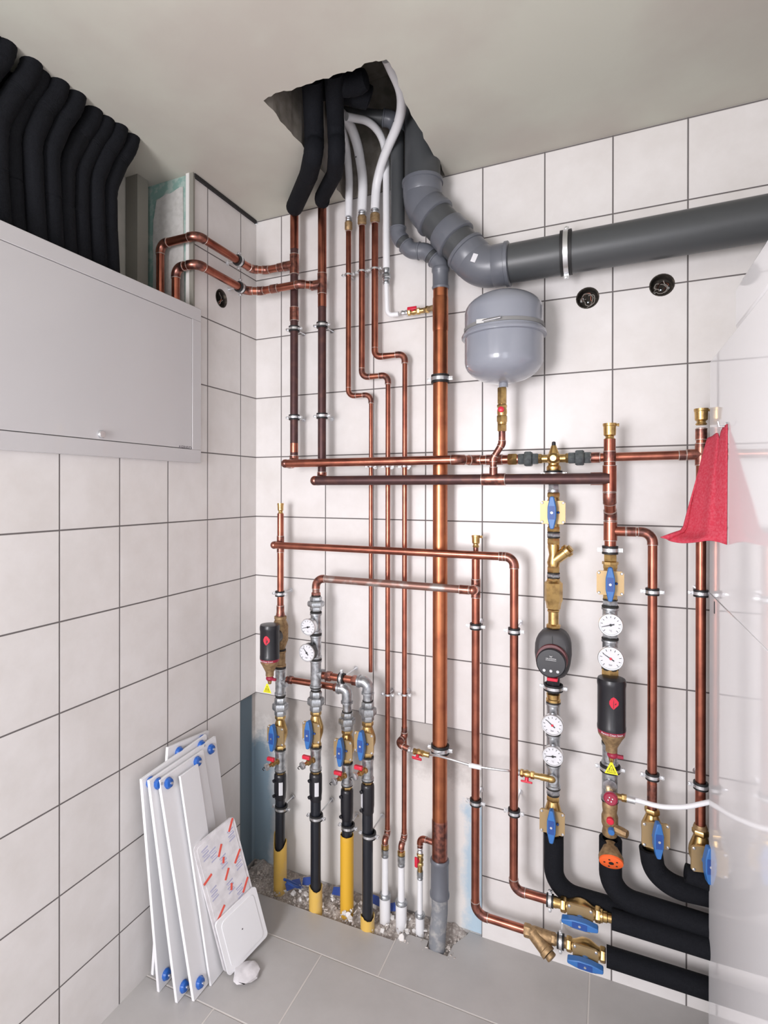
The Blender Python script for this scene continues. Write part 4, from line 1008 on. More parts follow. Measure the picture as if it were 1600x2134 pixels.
# ---- filling branch: tee on the right thin pipe, red valve, braided hose, red valve at the pump column
xq = trip[2][2]; zq = W(840, 1535, sd).z
ex = W(831, 1552, .075)
run('branch_elbow', 'dark copper tee and elbow turning off the rightmost thin pipe towards the braided hose', 'pipe', [(xq, -sd, W(843, 1515, sd).z), (xq, -sd, zq), (xq-.012, -.080, zq-.012), (xq+.030, -.086, zq-.020)], .0100, copper_mott, copper_mott, rad=1.5, ov=1.2)
fv1 = W(872, 1568, .09); fv2 = W(1098, 1613, .115)
small_valve(fv1, (1, 0, -.05), (0, -.8, -.6), 'small red-levered valve left of the large copper pipe, feeding the braided hose', ln=.075)
pE = W(1150, 1618, .125)
hp_ = [fv1+Vector((.036, 0, -.003)), W(905, 1573, .112), W(935, 1581, .125), W(985, 1596, .13), W(1040, 1604, .13), fv2-Vector((.042, 0, 0))]
q, _ = fillet(hp_, .12, 6)
fer = MB().lathe([(.006, -.020), (.0075, -.018), (.0075, .018), (.006, .020)], 14, frame(W(990, 1597, .13), W(1040, 1604, .13)-W(940, 1583, .13), (0, -1, 0)))
T('braided_hose', 'thin silver braided hose strung across the large copper pipe between two red valves', 'hose', hp_[0], [P('hose', MB().tube(q, .0042, 12), zinc), P('white_ferrule', fer, pex)], world=True)
small_valve(fv2, (1, 0, 0), (0, -.5, -.9), 'small brass valve with a red lever at the pump column end of the braided hose', ln=.085)

# ================================================================== RIGHT COLUMNS
XE = W(1153, 1300, .088).x; XF = W(1271, 1350, .095).x; XF2 = fxx
COLS['E'] = (XE, .088, 1153); COLS['F'] = (XF, .095, 1271); COLS['T'] = (XF2, .128, 1270)
XH = W(1359, 1400, .095).x; XG = W(1460, 1300, .095).x
COLS['H'] = (XH, .095, 1359); COLS['G'] = (XG, .095, 1460); COLS['J'] = (xJ, .085, 991); COLS['K'] = (xK, .130, 1071)
# three-way valve with unions
z3 = z1; xE = XE; dE = .088
def hz(x0, x1, fn): return frame(((x0+x1)/2, -dE, z3), (1, 0, 0)), x1-x0
xs = lambda u: W(u, 957, dE).x
Mu = frame(((xs(1080)+xs(1122))/2, -dE, z3), (1, 0, 0)); hu = xs(1122)-xs(1080)
T('pipe_union', 'galvanised union left of the three-way valve', 'pipe union', Mu, pr_union(hu, GR*.84, galv_dark))
Mu = frame(((xs(1184)+xs(1232))/2, -dE, z3), (1, 0, 0)); hu = xs(1232)-xs(1184)
T('pipe_union', 'galvanised union right of the three-way valve', 'pipe union', Mu, pr_union(hu, GR*.84, galv_dark))
b = MB().hexn(.0165, -.046, -.034, frame((xE, -dE, z3), (1, 0, 0))).hexn(.0165, .034, .046, frame((xE, -dE, z3), (1, 0, 0)))
b.lathe([(.0125, -.036), (.0125, -.018), (.020, -.010), (.020, .010), (.0125, .018), (.0125, .036)], 20, frame((xE, -dE, z3), (1, 0, 0)))
b.lathe([(.019, -.040), (.021, -.036), (.021, -.026), (.016, -.020), (.016, .012), (.0145, .018), (.009, .034), (.007, .040)], 20, Matrix.Translation((xE, -dE, z3)))
b.lathe([(.016, 0), (.016, .018), (.009, .024)], 18, frame((xE, -dE, z3), (0, -1, 0), (0, 0, 1)))
T('three_way_valve', 'gold-coloured brass three-way valve above the pump column with a pointed top', 'valve', (xE, -dE, z3), [P('body', b, brass), P('spindle_cap', MB().lathe([(.0062, z3+.040), (.0055, z3+.050), (.003, z3+.052)], 12, Matrix.Translation((xE, -dE, 0))), black)], world=True)
zfl = cz('E', 988)
T('pipe_clamp', 'pipe clamp under the three-way valve, half hidden by the dark horizontal pipe', 'pipe clamp', frame((xE, -dE, zfl)), pr_clamp(.020, dE))
item('E', 1004, 1026, lambda h: [P('body', MB().hexn(.0165, -h/2+.006, h/2).lathe([(.0175, -h/2), (.0175, -h/2+.008)], 16), galv)], 'hex_nipple', 'galvanised hexagon nipple between the dark horizontal pipe and the top valve of the pump column', 'fitting')
item('E', 978, 1004, lambda h: [P('body', MB().lathe([(.0150, -h/2), (.0150, h/2)], 16), galv)], 'short_pipe', 'short galvanised pipe hidden behind the dark horizontal pipe', 'pipe')
za, zb = cz('E', 1108), cz('E', 1026)
valve(frame((xE, -dE, (za+zb)/2)), 'top brass ball valve with blue handle on the pump column', zb-za, .0175)
def ring_item(k, a, b, label, mat=galv, r=.0195):
    item(k, a, b, lambda h: [P('body', MB().hexn(r*1.08, -h*.3, h*.3), mat), P('thread_seal', MB().lathe([(r*.92, -h/2), (r*.97, -h*.3)], 16), darkring), P('thread_seal', MB().lathe([(r*.97, h*.3), (r*.92, h/2)], 16), darkring)], 'threaded_nipple', label, 'fitting')
ring_item('E', 1108, 1121, 'galvanised nipple under the top blue-handled valve of the pump column')
za, zb = cz('E', 1193), cz('E', 1121); zc = (za+zb)/2
Ms = frame((xE, -dE, zc)); hs = zb-za
yb = MB().hexn(.0195, hs/2-.020, hs/2).hexn(.0195, -hs/2, -hs/2+.020).lathe([(.0165, -hs/2+.018), (.019, -hs/2+.03), (.013, .002), (.0175, hs/2-.028), (.0165, hs/2-.018)], 20)
Yd = Vector((.72, -.10, .62)).normalized()
yb.lathe([(.016, 0), (.0165, .045), (.0195, .047), (.0195, .058), (.017, .060)], 20, frame((0, 0, -.018), Yd, (0, -1, 0)))
T('y_strainer', 'brass Y-shaped strainer with its leg slanting up right, on the pump column', 'strainer', Ms, [P('body', yb, brass), P('strainer_cap', MB().hexn(.0125, .060, .068, frame((0, 0, -.018), Yd, (0, -1, 0))), brass)])
ring_item('E', 1193, 1205, 'galvanised nipple between the strainer and the check valve of the pump column')
item('E', 1205, 1268, lambda h: [P('body', MB().lathe([(.0185, h/2), (.0185, h/2-.006), (.0265, h/2-.014), (.0265, -h/2+.026), (.0235, -h/2+.020), (.0205, -h/2+.006), (.0205, -h/2)], 8), brass), P('upper_hexagon', MB().hexn(.0205, h/2-.012, h/2), brass)], 'check_valve', 'fat shiny brass check valve on the pump column', 'valve')
item('E', 1269, 1309, lambda h: [P('body', MB().hexn(.0195, h/2-.008, h/2).lathe([(.0155, h/2-.008), (.0155, -h/2+.014), (.0185, -h/2+.012), (.0215, -h/2+.010)], 16).hexn(.0225, -h/2, -h/2+.011), brass)], 'brass_nipple', 'waisted brass connector directly on top of the pump', 'fitting')
# pump
zpt, zpb = cz('E', 1308), cz('E', 1412); zp = (zpt+zpb)/2; hp2 = (zpt-zpb)/2
def sup(w, h, y, n=28, e=3.1, zoff=0.0, bot=.86):
    out = []
    for i in range(n):
        a = 2*PI*i/n; c, s_ = math.cos(a), math.sin(a)
        X = abs(c)**(2/e)*w*(1 if c > 0 else -1); Z = abs(s_)**(2/e)*h*(1 if s_ > 0 else -1)
        X *= (1-.14*max(0, -Z/h)-.10*max(0, Z/h)**3); out.append((X, y, Z+zoff))
    return out
shell = MB().loft([sup(.040, .060, .045), sup(.051, .071, .035), sup(.053, .0735, .0), sup(.053, .0735, -.018), sup(.047, .068, -.030), sup(.040, .058, -.036)])
Mp = Matrix.Translation((xE, -dE, zp))
fz = -.010
def disc(r, y0, y1, M, tp=.0, n=32): return MB().lathe([(r-tp, y0), (r, y0+.003), (r, y1-.003), (r-tp*.5-.001, y1)], n, M)
Mf = frame((0, -.030, fz), (-.03, -1, .10), (0, 0, 1))
motor = disc(.0450, 0, .024, Mf, .002)
facep = disc(.0425, .022, .040, frame((0, -.030, fz-.006), (-.03, -1, .06), (0, 0, 1)), .004)
yf = -.0715
btn = []
for bx in (-.019, 0, .019): btn.append(P('button', MB().lathe([(.0042, 0), (.0042, .0012)], 12, frame((bx-.001, yf-.0005, fz-.026), (0, -1, 0), (0, 0, 1))), zinc))
lt = text_mesh('GRUNDFOS', .0055, face_frame(-.001, yf-.0012, fz+.010), .0002)
lt.box((-.001, yf-.001, fz+.0055), (.030, .0006, .0008)).tube([(-.005, yf-.001, fz+.019), (0-.001, yf-.001, fz+.015), (.003, yf-.001, fz+.019)], .0006, 6).tube([(-.004, yf-.001, fz+.0145), (-.001, yf-.001, fz+.0185), (.002, yf-.001, fz+.0145)], .0005, 6)
plug = MB().box((.002, -.052, -.065), (.030, .022, .010))
seamP = MB().box((0, -.0362, .045), (.0016, .004, .028))
T('circulation_pump', 'dark grey circulation pump with a round black face and red plug tab', 'pump', Mp, [
    P('insulation_shell', shell, pumpgrey, None, (P('shell_seam', seamP, ink),)), P('motor_housing', motor, maroon, 'maroon housing ring'),
    P('control_face', facep, black, 'black face', tuple(btn)+(P('logo', lt, white_print),)), P('power_plug', plug, red, 'red tab', (), .002)])
item('E', 1412, 1442, lambda h: [P('body', MB().hexn(.0215, -h/2, h/2-.006).lathe([(.019, h/2-.006), (.019, h/2)], 16), black)], 'pump_union', 'black hexagonal union nut just below the pump', 'pipe union')
clamp(1153, 1432, .088, .0225, 'pipe clamp round the black union just below the pump')
item('E', 1444, 1463, lambda h: [P('body', MB().lathe([(.019, -h/2), (.0215, -h/2+.003), (.0215, -h/2+.010), (.019, -h/2+.012), (.0205, h/2-.002), (.018, h/2)], 18), brass)], 'brass_reducer', 'ringed brass reducer between the black union and the upper dial of the pump column', 'fitting')
item('E', 1464, 1524, lambda h: pr_tee(h, GR), 'galvanised_tee', 'galvanised tee behind the upper dial of the pump column', 'pipe tee')
item('E', 1529, 1588, lambda h: pr_tee(h, GR), 'galvanised_tee', 'galvanised tee behind the lower dial of the pump column', 'pipe tee')
item('E', 1592, 1640, lambda h: pr_tee(h, GR, branch=((0, -1, 0), .030, .013)), 'galvanised_tee', 'galvanised tee where the braided hose joins the pump column', 'pipe tee')
gauge(1154, 1497, .088, 140, 'red-hubbed pressure gauge, upper dial under the pump', .0300, redhub=True, blackcase=False)
gauge(1155, 1560, .088, 187, 'silver-rimmed thermometer, lower dial under the pump', .0285)
zE = cz('E', 1616)
run('hose_elbow', 'brass elbow linking the small red valve to the pump column tee', 'fitting', [fv2+Vector((.040, 0, 0)), Vector((xE, fv2.y, fv2.z)), Vector((xE, -dE-.02, fv2.z))], .0100, brass, brass, rad=1.3, ringm=brass)
ring_item('E', 1641, 1657, 'silver nipple above the bottom valve of the pump column')
za, zb = cz('E', 1745), cz('E', 1657)
valve(frame((xE, -dE, (za+zb)/2)), 'bottom brass ball valve with blue handle on the pump column, above black foam', zb-za, .0175)

# column F
xF, dF = XF, .095
T('air_vent', 'brass air vent with side nipple on top of the separator column', 'air vent', frame((XF2, -.128, cz('T', 900))), lambda: pr_vent(.0172, cz('T', 882)-cz('T', 917)))
zj0, zj1 = cz('T', 1034), cz('F', 1076)
FP = [(XF2, -.128, cz('T', 915)), (XF2, -.128, zj0-.006), (xF, -dF, zj1+.004), (xF, -dF, cz('F', 1140))]
zT = W(1318, 1108, .095).z
run('copper_riser', 'copper riser under the air vent of the separator column, with two tees', 'pipe', FP, .0160, copper, copper_mott, rad=1.6,
    extra=[sleeve_part((XF2, -.128, z2), (0, 0, 1), .0165, .075, copper, 'tee', branch=((-1, 0, 0), .050)),
           sleeve_part((XF2, -.128, z1), (0, 0, 1), .0148, .030, copper_mott, 'coupling'),
           sleeve_part((xF, -dF, zT), (0, 0, 1), .0165, .055, copper, 'tee', branch=((1, 0, 0), .040), br=.0125)], base=(xF, -dF, cz('F', 1140)))
# pipe from the three-way valve behind the riser to the rightmost pipe
zR = z1
run('copper_pipe', 'dull copper pipe running right from the three-way valve behind the separator riser', 'pipe', [(xs(1232), -.088, zR), (XG-.012, -.088, zR+.002)], .0128, copper, copper_mott, extra=[sleeve_part((xs(1240), -.088, zR), (1, 0, 0), .0140, .025, copper_mott, 'adapter'), sleeve_part((xs(1425), -.088, zR+.001), (1, 0, 0), .0128, .025, copper_mott)], base=(xs(1330), -.088, zR))
clamp(1271, 1146, .095, .0165, 'pipe clamp just above the top valve of the separator column', w=.012)
item('F', 1152, 1176, lambda h: [P('body', MB().hexn(.0190, -h/2+.008, h/2).lathe([(.022, -h/2), (.022, -h/2+.008)], 8), brass)], 'brass_adapter', 'brass hexagon adapter above the blue-handled valve of the separator column', 'fitting')
za, zb = cz('F', 1249), cz('F', 1174)
valve(frame((xF, -dF, (za+zb)/2)), 'brass ball valve with blue handle on the separator column, above its two dials', zb-za, .0190)
ring_item('F', 1247, 1264, 'galvanised nipple above the upper dial of the separator column', r=.021)
item('F', 1265, 1316, lambda h: pr_tee(h, .021), 'galvanised_tee', 'galvanised tee behind the upper dial of the separator column', 'pipe tee')
ring_item('F', 1317, 1331, 'galvanised nipple between the two dials of the separator column', r=.021)
item('F', 1332, 1392, lambda h: pr_tee(h, .021), 'galvanised_tee', 'galvanised tee behind the lower dial of the separator column', 'pipe tee')
gauge(1272, 1294, .095, 197, 'silver-rimmed thermometer, upper dial of the separator column', .0305)
gauge(1272, 1362, .095, 147, 'red-hubbed pressure gauge, lower dial of the separator column', .0325, redhub=True)
item('F', 1392, 1420, lambda h: [P('body', MB().hexn(.0255, -h/2, h/2), brass)], 'brass_nut', 'wide brass hexagon nut on top of the black dirt separator on the right', 'fitting')
cpF = hit(1274, 1470, 1, -.135)
ztF, zbF = W(1273, 1414, .135).z, W(1273, 1518, .135).z
zba, zbb = cz('F', 1545), cz('F', 1418)
bodyF = MB().lathe([(.021, zba), (.024, zba+.01), (.030, zba+.04), (.030, zbb-.03), (.022, zbb)], 24, Matrix.Translation((xF, -dF, 0)))
separator(cpF.x, -.135, ztF, zbF, .0375, [P('brass_body', bodyF, bronze)], 'black dirt separator with a red emblem below two dials, right half of the wall', (xF, -dF, zba))
item('F', 1548, 1592, lambda h: pr_tee(h, .0205), 'galvanised_socket', 'galvanised socket behind the red knob of the right dirt separator', 'coupling')
item('F', 1594, 1666, lambda h: pr_tee(h, .0215, branch=((0, -1, 0), .026, .016)), 'galvanised_tee', 'galvanised tee behind the round red tap of the separator column', 'pipe tee')
clamp(1271, 1600, .095, .0222, 'pipe clamp behind the yellow warning tag of the separator column', w=.010)
# red tap with hose
tp = W(1273, 1662, .150)
tb = MB().lathe([(.011, 0), (.011, .042)], 14, frame((xF, -dF-.018, tp.z), (0, -1, 0), (0, 0, 1))).tube([(tp.x, -.135, tp.z), (tp.x+.034, -.135, tp.z-.001)], .0085, 12).hexn(.0105, -.007, .007, frame((tp.x+.034, -.135, tp.z-.001), (1, 0, 0)))
kn = MB().lathe([(.017, 0), (.0185, .003), (.0185, .014), (.015, .018)], 16, frame((tp.x, -.148, tp.z), (-.1, -1, .1), (0, 0, 1)))
sp = MB()
for i in range(4): sp.box((.006*math.cos(i*PI/2+.4), 0, .006*math.sin(i*PI/2+.4)), (.003, .002, .003), Matrix.Translation((tp.x-.002, -.167, tp.z+.002)))
T('fill_tap', 'brass fill tap with a round dark red knob on the separator column', 'tap', (tp.x, -.135, tp.z), [P('body', tb, brass), P('knob', kn, darkred, 'round dark red knob', (P('knob_marking', sp, white_print),))], world=True)
h0 = W(1320, 1665, .135)
hp_ = [Vector((tp.x+.040, -.135, tp.z-.001)), W(1330, 1668, .135), W(1375, 1682, .135), W(1430, 1682, .130), W(1475, 1672, .125), W(1530, 1660, .09)]
q, _ = fillet(hp_, .20, 8)
T('garden_hose', 'white hose sagging from the round red tap behind the glossy white casing', 'hose', hp_[0], [P('hose', MB().tube(q, .0068, 14), pex), P('hose_nut', MB().lathe([(.0095, 0), (.0095, .022)], 14, frame(hp_[0], (1, 0, -.05))), zinc)], world=True)
# filling combination below
def zf_(v): return cz('F', v)
MF = Matrix.Translation((xF, -dF-.006, 0))
fb = MB().lathe([(.019, zf_(1738)), (.0215, zf_(1734)), (.0185, zf_(1722)), (.0225, zf_(1714)), (.0225, zf_(1698)), (.019, zf_(1690)), (.021, zf_(1680)), (.021, zf_(1670)), (.0185, zf_(1667))], 20, MF)
fb.lathe([(.013, 0), (.013, .020), (.011, .034)], 8, frame((xF+.015, -dF-.02, zf_(1717)), (1, -.5, 0), (0, 0, 1)))
od = Vector((.06, -1, -.62)).normalized()
oc = Vector((xF+.001, -dF-.012, zf_(1752)))
cn = MB().lathe([(.016, 0), (.021, .016), (.033, .040), (.033, .050)], 24, frame(oc, od, (0, 0, 1)))
oo = MB().lathe([(.0315, .050), (.0315, .055), (.029, .0565)], 28, frame(oc, od, (0, 0, 1)))
hub = MB().lathe([(.007, .0565), (.007, .0575)], 10, frame(oc, od, (0, 0, 1)))
for i in range(5):
    a = 2*PI*i/5; hub.lathe([(.0028, .0565), (.0028, .0573)], 8, frame(oc, od, (0, 0, 1)) @ Matrix.Translation((.018*math.cos(a), .018*math.sin(a), 0)))
rd = MB().lathe([(.010, 0), (.010, .012), (.0075, .014)], 14, frame((xF+.001, -dF-.022, zf_(1699)), (0, -1, -.1), (0, 0, 1)))
bd = MB().lathe([(.009, 0), (.009, .014), (.0085, .015)], 8, frame((xF+.004, -dF-.026, zf_(1718)), (0, -1, -.1), (0, 0, 1)))
T('safety_group', 'bronze safety valve group with an orange disc, bottom of the separator column', 'safety valve', (xF, -dF, zf_(1745)), [P('body', fb, bronze), P('discharge_bell', cn, bronze), P('orange_disc', oo, orange, 'orange disc', (P('disc_holes', hub, ink),)), P('red_cap', rd, red, 'red cap'), P('blue_cap', bd, blue, 'blue cap')], world=True)

# pipe H
xH = XH
run('copper_pipe', 'copper pipe leaving the separator riser to the right and dropping beside it', 'pipe', [(xF+.036, -.095, zT), (xH, -.095, zT), (xH, -.095, cz('H', 1688))], .0125, copper, copper_mott, rad=2.4,
    extra=[sleeve_part((xF+.055, -.095, zT), (1, 0, 0), .0125, .024, copper_mott), P('dull_lower_end', MB().tube([(xH, -.095, cz('H', 1632)), (xH, -.095, cz('H', 1686))], .0130, 16), copper_mott)])
clamp(1359, 1233, .095, .0125, 'upper pipe clamp on the copper pipe right of the separator column')
clamp(1359, 1617, .095, .0125, 'lower pipe clamp on the copper pipe right of the separator column')
za, zb = cz('H', 1768), cz('H', 1684)
Rt = lambda a: Matrix.Rotation(math.radians(a), 4, 'Z')
valve(frame((xH, -.095, (za+zb)/2)) @ Rt(12), 'brass ball valve with bright blue handle right of the separator column, above black foam', zb-za, .0175)
# pipe G with tee and vent
xG = XG
run('copper_riser', 'rightmost copper riser beside the glossy white casing', 'pipe', [(xG, -.095, cz('G', 892)), (xG, -.095, cz('G', 1722))], .0128, copper, copper_mott,
    extra=[sleeve_part((xG, -.095, zR+.002), (0, 0, 1), .0134, .060, copper_mott, 'tee', branch=((-1, 0, 0), .035)), sleeve_part((xG, -.095, cz('G', 905)), (0, 0, 1), .0128, .030, copper_mott)])
T('air_vent', 'brass air vent on top of the rightmost copper riser', 'air vent', frame((xG, -.095, cz('G', 869))), lambda: pr_vent(.0165, .046))
clamp(1460, 1236, .095, .0128, 'upper pipe clamp on the rightmost copper riser')
clamp(1460, 1637, .095, .0128, 'lower pipe clamp on the rightmost copper riser')
za, zb = cz('G', 1822), cz('G', 1728)
valve(frame((xG, -.095, (za+zb)/2)) @ Rt(14), 'brass ball valve with bright blue handle half hidden by the white casing', zb-za, .0180)
item('G', 1718, 1732, lambda h: [P('body', MB().lathe([(.015, -h/2), (.018, 0), (.015, h/2)], 18), bronze)], 'brass_adapter', 'bronze adapter above the half-hidden valve', 'fitting')
# pipe J
zJ = W(1067, 1929, .085).z; xJ2 = W(1097, 1938, .085).x
run('copper_riser', 'copper riser that turns right just above the floor to the brass strainer', 'pipe', [(xJ, -.085, cz('J', 1165)), (xJ, -.085, zJ), (xJ2, -.085, zJ)], .0132, copper, copper_mott, rad=2.6,
    extra=[sleeve_part((xJ, -.085, zHB), (0, 0, 1), .0132, .060, copper_mott, 'tee', branch=((0, -1, 0), .030)), sleeve_part((xJ, -.085, cz('J', 1180)), (0, 0, 1), .0110, .03, copper_mott, 'reducer')], base=(xJ, -.085, zJ))
T('thin_connector', 'dark copper stub between the riser tee and its small brass air vent', 'fitting', (xJ, -.085, cz('J', 1168)), [P('body', MB().tube([(xJ, -.085, cz('J', 1168)), (xJ, -.085, cz('J', 1138))], .0085, 14), copper_mott)], world=True)
T('air_vent', 'small brass air vent on the riser right of the large copper pipe', 'air vent', frame((xJ, -.085, cz('J', 1128))), lambda: pr_vent(.0128, .040))
clamp(991, 1305, .085, .0132, 'upper pipe clamp on the riser right of the large copper pipe')
clamp(991, 1671, .085, .0132, 'lower pipe clamp on the riser right of the large copper pipe')
clamp(1071, 1315, .130, .0128, 'upper pipe clamp on the long copper pipe with the top bend, left of the pump')
clamp(1071, 1692, .130, .0128, 'lower pipe clamp on the long copper pipe with the top bend, left of the pump')
xx = lambda u, v=1960: W(u, v, .085).x
Ms = frame((0, -.085, zJ), (1, 0, 0))
s0, s1 = xx(1093, 1937), xx(1158, 1960)
ys = MB().hexn(.0195, s0-.002, s0+.020, Ms).hexn(.0180, s1-.014, s1, Ms).lathe([(.0165, s0+.018), (.019, s0+.03), (.0175, s1-.012)], 18, Ms)
yd = Vector((.78, -.42, -.46)).normalized(); yo = Vector((s0+.026, -.088, zJ))
ys.lathe([(.020, 0), (.0205, .048), (.0225, .050), (.0225, .062)], 20, frame(yo, yd, (0, 0, 1)))
T('y_strainer', 'dull brass strainer just above the floor, its leg pointing down right', 'strainer', (s0, -.085, zJ), [P('body', ys, bronze), P('strainer_cap', MB().lathe([(.0160, .064), (.0165, .074), (.0145, .076)], 14, frame(yo, yd, (0, 0, 1))), bronze)], world=True)
T('pipe_clamp', 'upright pipe clamp between the floor-level strainer and its valve', 'pipe clamp', frame((xx(1168, 1963), -.085, zJ), (1, 0, 0)), pr_clamp(.0165, .085))
v0_, v1_ = xx(1180, 1966), xx(1262, 1990)
valve(frame(((v0_+v1_)/2, -.085, zJ), (1, 0, 0), (0, -1, -.06)), 'brass ball valve with blue handle below it, nearest the floor', v1_-v0_, .0185)
T('pipe_nipple', 'short dark nipple between the floor-level strainer and valve', 'fitting', (s1, -.085, zJ), [P('body', MB().tube([(s1-.004, -.085, zJ), (v0_+.004, -.085, zJ)], .0148, 16), bronze)], world=True)
# K bottom
xk = lambda u, v=1890: W(u, v, .130).x
T('pipe_clamp', 'upright pipe clamp left of the upper floor-level valve', 'pipe clamp', frame((xk(1146, 1875), -.130, zK), (1, 0, 0)), pr_clamp(.0135, .130))
w0, w1 = xk(1168, 1882), xk(1252, 1908)
valve(frame(((w0+w1)/2, -.130, zK), (1, 0, 0), (0, -1, -.06)), 'brass ball valve with blue handle below it, upper of the two floor-level valves', w1-w0, .0185)
T('brass_adapter', 'stepped brass adapter between the upright clamp and the upper floor-level valve', 'fitting', (w0, -.13, zK), [P('body', MB().lathe([(.0150, xk(1150, 1877)), (.0165, xk(1158, 1880)), (.0145, xk(1162, 1880)), (.0145, w0+.004)], 16, frame((0, -.130, zK), (1, 0, 0))), brass)], world=True)
T('brass_adapter', 'stepped brass adapter at the right end of the upper floor-level valve', 'fitting', (w1, -.13, zK), [P('body', MB().lathe([(.0175, w1-.003), (.0185, w1+.004), (.0150, w1+.006), (.0150, w1+.016), (.0125, w1+.018), (.0125, w1+.032)], 16, frame((0, -.130, zK), (1, 0, 0))), brass)], world=True)

# ---- black foam insulation, lower right
XR = 1.62
fr_ = .0285
def open_foam(label, pts_, r, rad=.07):
    q, _ = fillet([Vector(p) for p in pts_], rad, 10)
    d0 = (q[1]-q[0]).normalized()
    mb = MB().tube(q, [r]*len(q), 22, cap=False)
    inner = MB().tube([q[0]+d0*.001, q[0]+d0*.018], r*.72, 22, cap=False)
    Mr = frame(q[0], d0, (0, -1, 0) if abs(d0.y) < .9 else (0, 0, 1))
    rim = MB().lathe([(r*.70, .0), (r*.97, 0)], 22, Mr, cap=False); rim.lathe([(r*.72, .020), (.001, .020)], 22, Mr, cap=False)
    T('insulated_pipe', label, 'pipe', pts_[0], [P('foam_cover', mb, foam, None, (P('foam_rim', rim, foam), P('foam_bore', inner, foam)))], world=True)
zE_ = W(1205, 1870, .088).z
open_foam('black foam-covered pipe dropping from the pump column and turning right', [(xE+.002, -.088, cz('E', 1737)), (xE+.002, -.088, zE_), (XR, -.088, zE_-.004)], fr_)
open_foam('black foam-covered pipe dropping from the safety group with the orange disc', [(xF+.002, -.098, cz('F', 1746)), (xF+.002, -.098, zE_+.040), (XR, -.105, zE_+.030)], .0310)
open_foam('black foam-covered pipe curving right under the valve beside the separator column', [(xH-.004, -.100, cz('H', 1766)), (xH+.004, -.100, W(1360, 1815, .1).z), (xH+.055, -.100, W(1400, 1848, .1).z), (XR, -.080, W(1478, 1868, .09).z)], .0300, .12)
gzz = W(1440, 1822, .11).z
open_foam('black foam-covered pipe end lying under the half-hidden valve', [W(1428, 1818, .120), W(1475, 1835, .118), Vector((XR, -.11, gzz-.03))], .0240)
open_foam('black foam-covered pipe to the right of the upper floor-level valve', [(w1+.028, -.130, zK), (XR, -.132, zK-.002)], .0275)
open_foam('lowest black foam-covered pipe, just above the floor', [(v1_+.002, -.085, zJ), (XR, -.085, zJ)], .0285)

# ================================================================== glossy white boiler casing on the right
BX = 1.558
def rbox(x0, x1, y0, y1, z0, z1): return MB().box(((x0+x1)/2, (y0+y1)/2, (z0+z1)/2), (x1-x0, y1-y0, z1-z0))
bz1 = 1.872
T('boiler', 'tall glossy white boiler casing at the right edge mirroring the pipes', 'boiler', (BX+.3, -.6, 0), [
    P('lower_casing', rbox(BX, BX+.62, -1.06, -.128, .0, 1.245), boiler_m, None, (), .0015),
    P('upper_casing', rbox(BX, BX+.62, -1.06, -.128, 1.2462, bz1), boiler_m, None, (), .0015),
    P('seam', rbox(BX+.003, BX+.61, -1.05, -.135, 1.24, 1.25), seam),
    P('top_cover', rbox(BX, BX+.62, -1.06, -.455, bz1+.001, 1.965), boiler_m, None, (), .008),
    P('catch', rbox(BX-.0012, BX+.002, -.212, -.204, 1.205, 1.236), ink, 'small black catch')], world=True)
# red cloth hooked on the casing
c_top = L(1508, 882, BX-.004); c_r = L(1506, 1130, BX-.004)
nu, nv = 22, 26
grid = []
for j in range(nv+1):
    t = j/nv
    zz = 1.676*(1-t)+1.398*t
    wid = .022+.062*t
    if t > .90: wid += .045*((t-.90)/.10)**1.5
    row_ = []
    for i in range(nu+1):
        s_ = i/nu
        fold = (.006+.008*t)*math.sin(s_*9+t*1.3)+.004*math.sin(s_*23+2*t)
        x = BX-.0022-wid*s_ - max(0, fold)*.5*s_
        y = -.385+.105*s_+fold*(.15+.85*s_) - (.03*((t-.90)/.10)*s_ if t > .9 else 0)
        z = zz - (.026*s_ + .022*math.exp(-((s_-.38)/.09)**2))*(1-t)**3 + .006*math.sin(s_*7)*t
        if t > .93: z += .004*s_
        row_.append((x, y, z))
    grid.append(row_)
mb = MB(); vs = [p for r_ in grid for p in r_]
mb.add(vs, [(j*(nu+1)+i, j*(nu+1)+i+1, (j+1)*(nu+1)+i+1, (j+1)*(nu+1)+i) for j in range(nv) for i in range(nu)])
cl = T('cloth', 'red cleaning cloth hanging against the glossy white casing', 'cloth', (BX-.03, -.38, 1.398), [P('cloth', mb, clothm)], world=True)
md = cl.modifiers.new('thickness', 'SOLIDIFY'); md.thickness = .0025; md.offset = 0
hk = MB().lathe([(.010, 0), (.010, .004)], 12, frame((BX, -.372, 1.672), (-1, 0, 0), (0, 0, 1))).tube([(BX-.003, -.372, 1.672), (BX-.016, -.372, 1.672), (BX-.018, -.372, 1.684)], .0025, 8)
T('hook', 'small hook on the casing holding the red cloth', 'hook', (BX, -.372, 1.672), [P('hook', hk, zinc)], world=True)

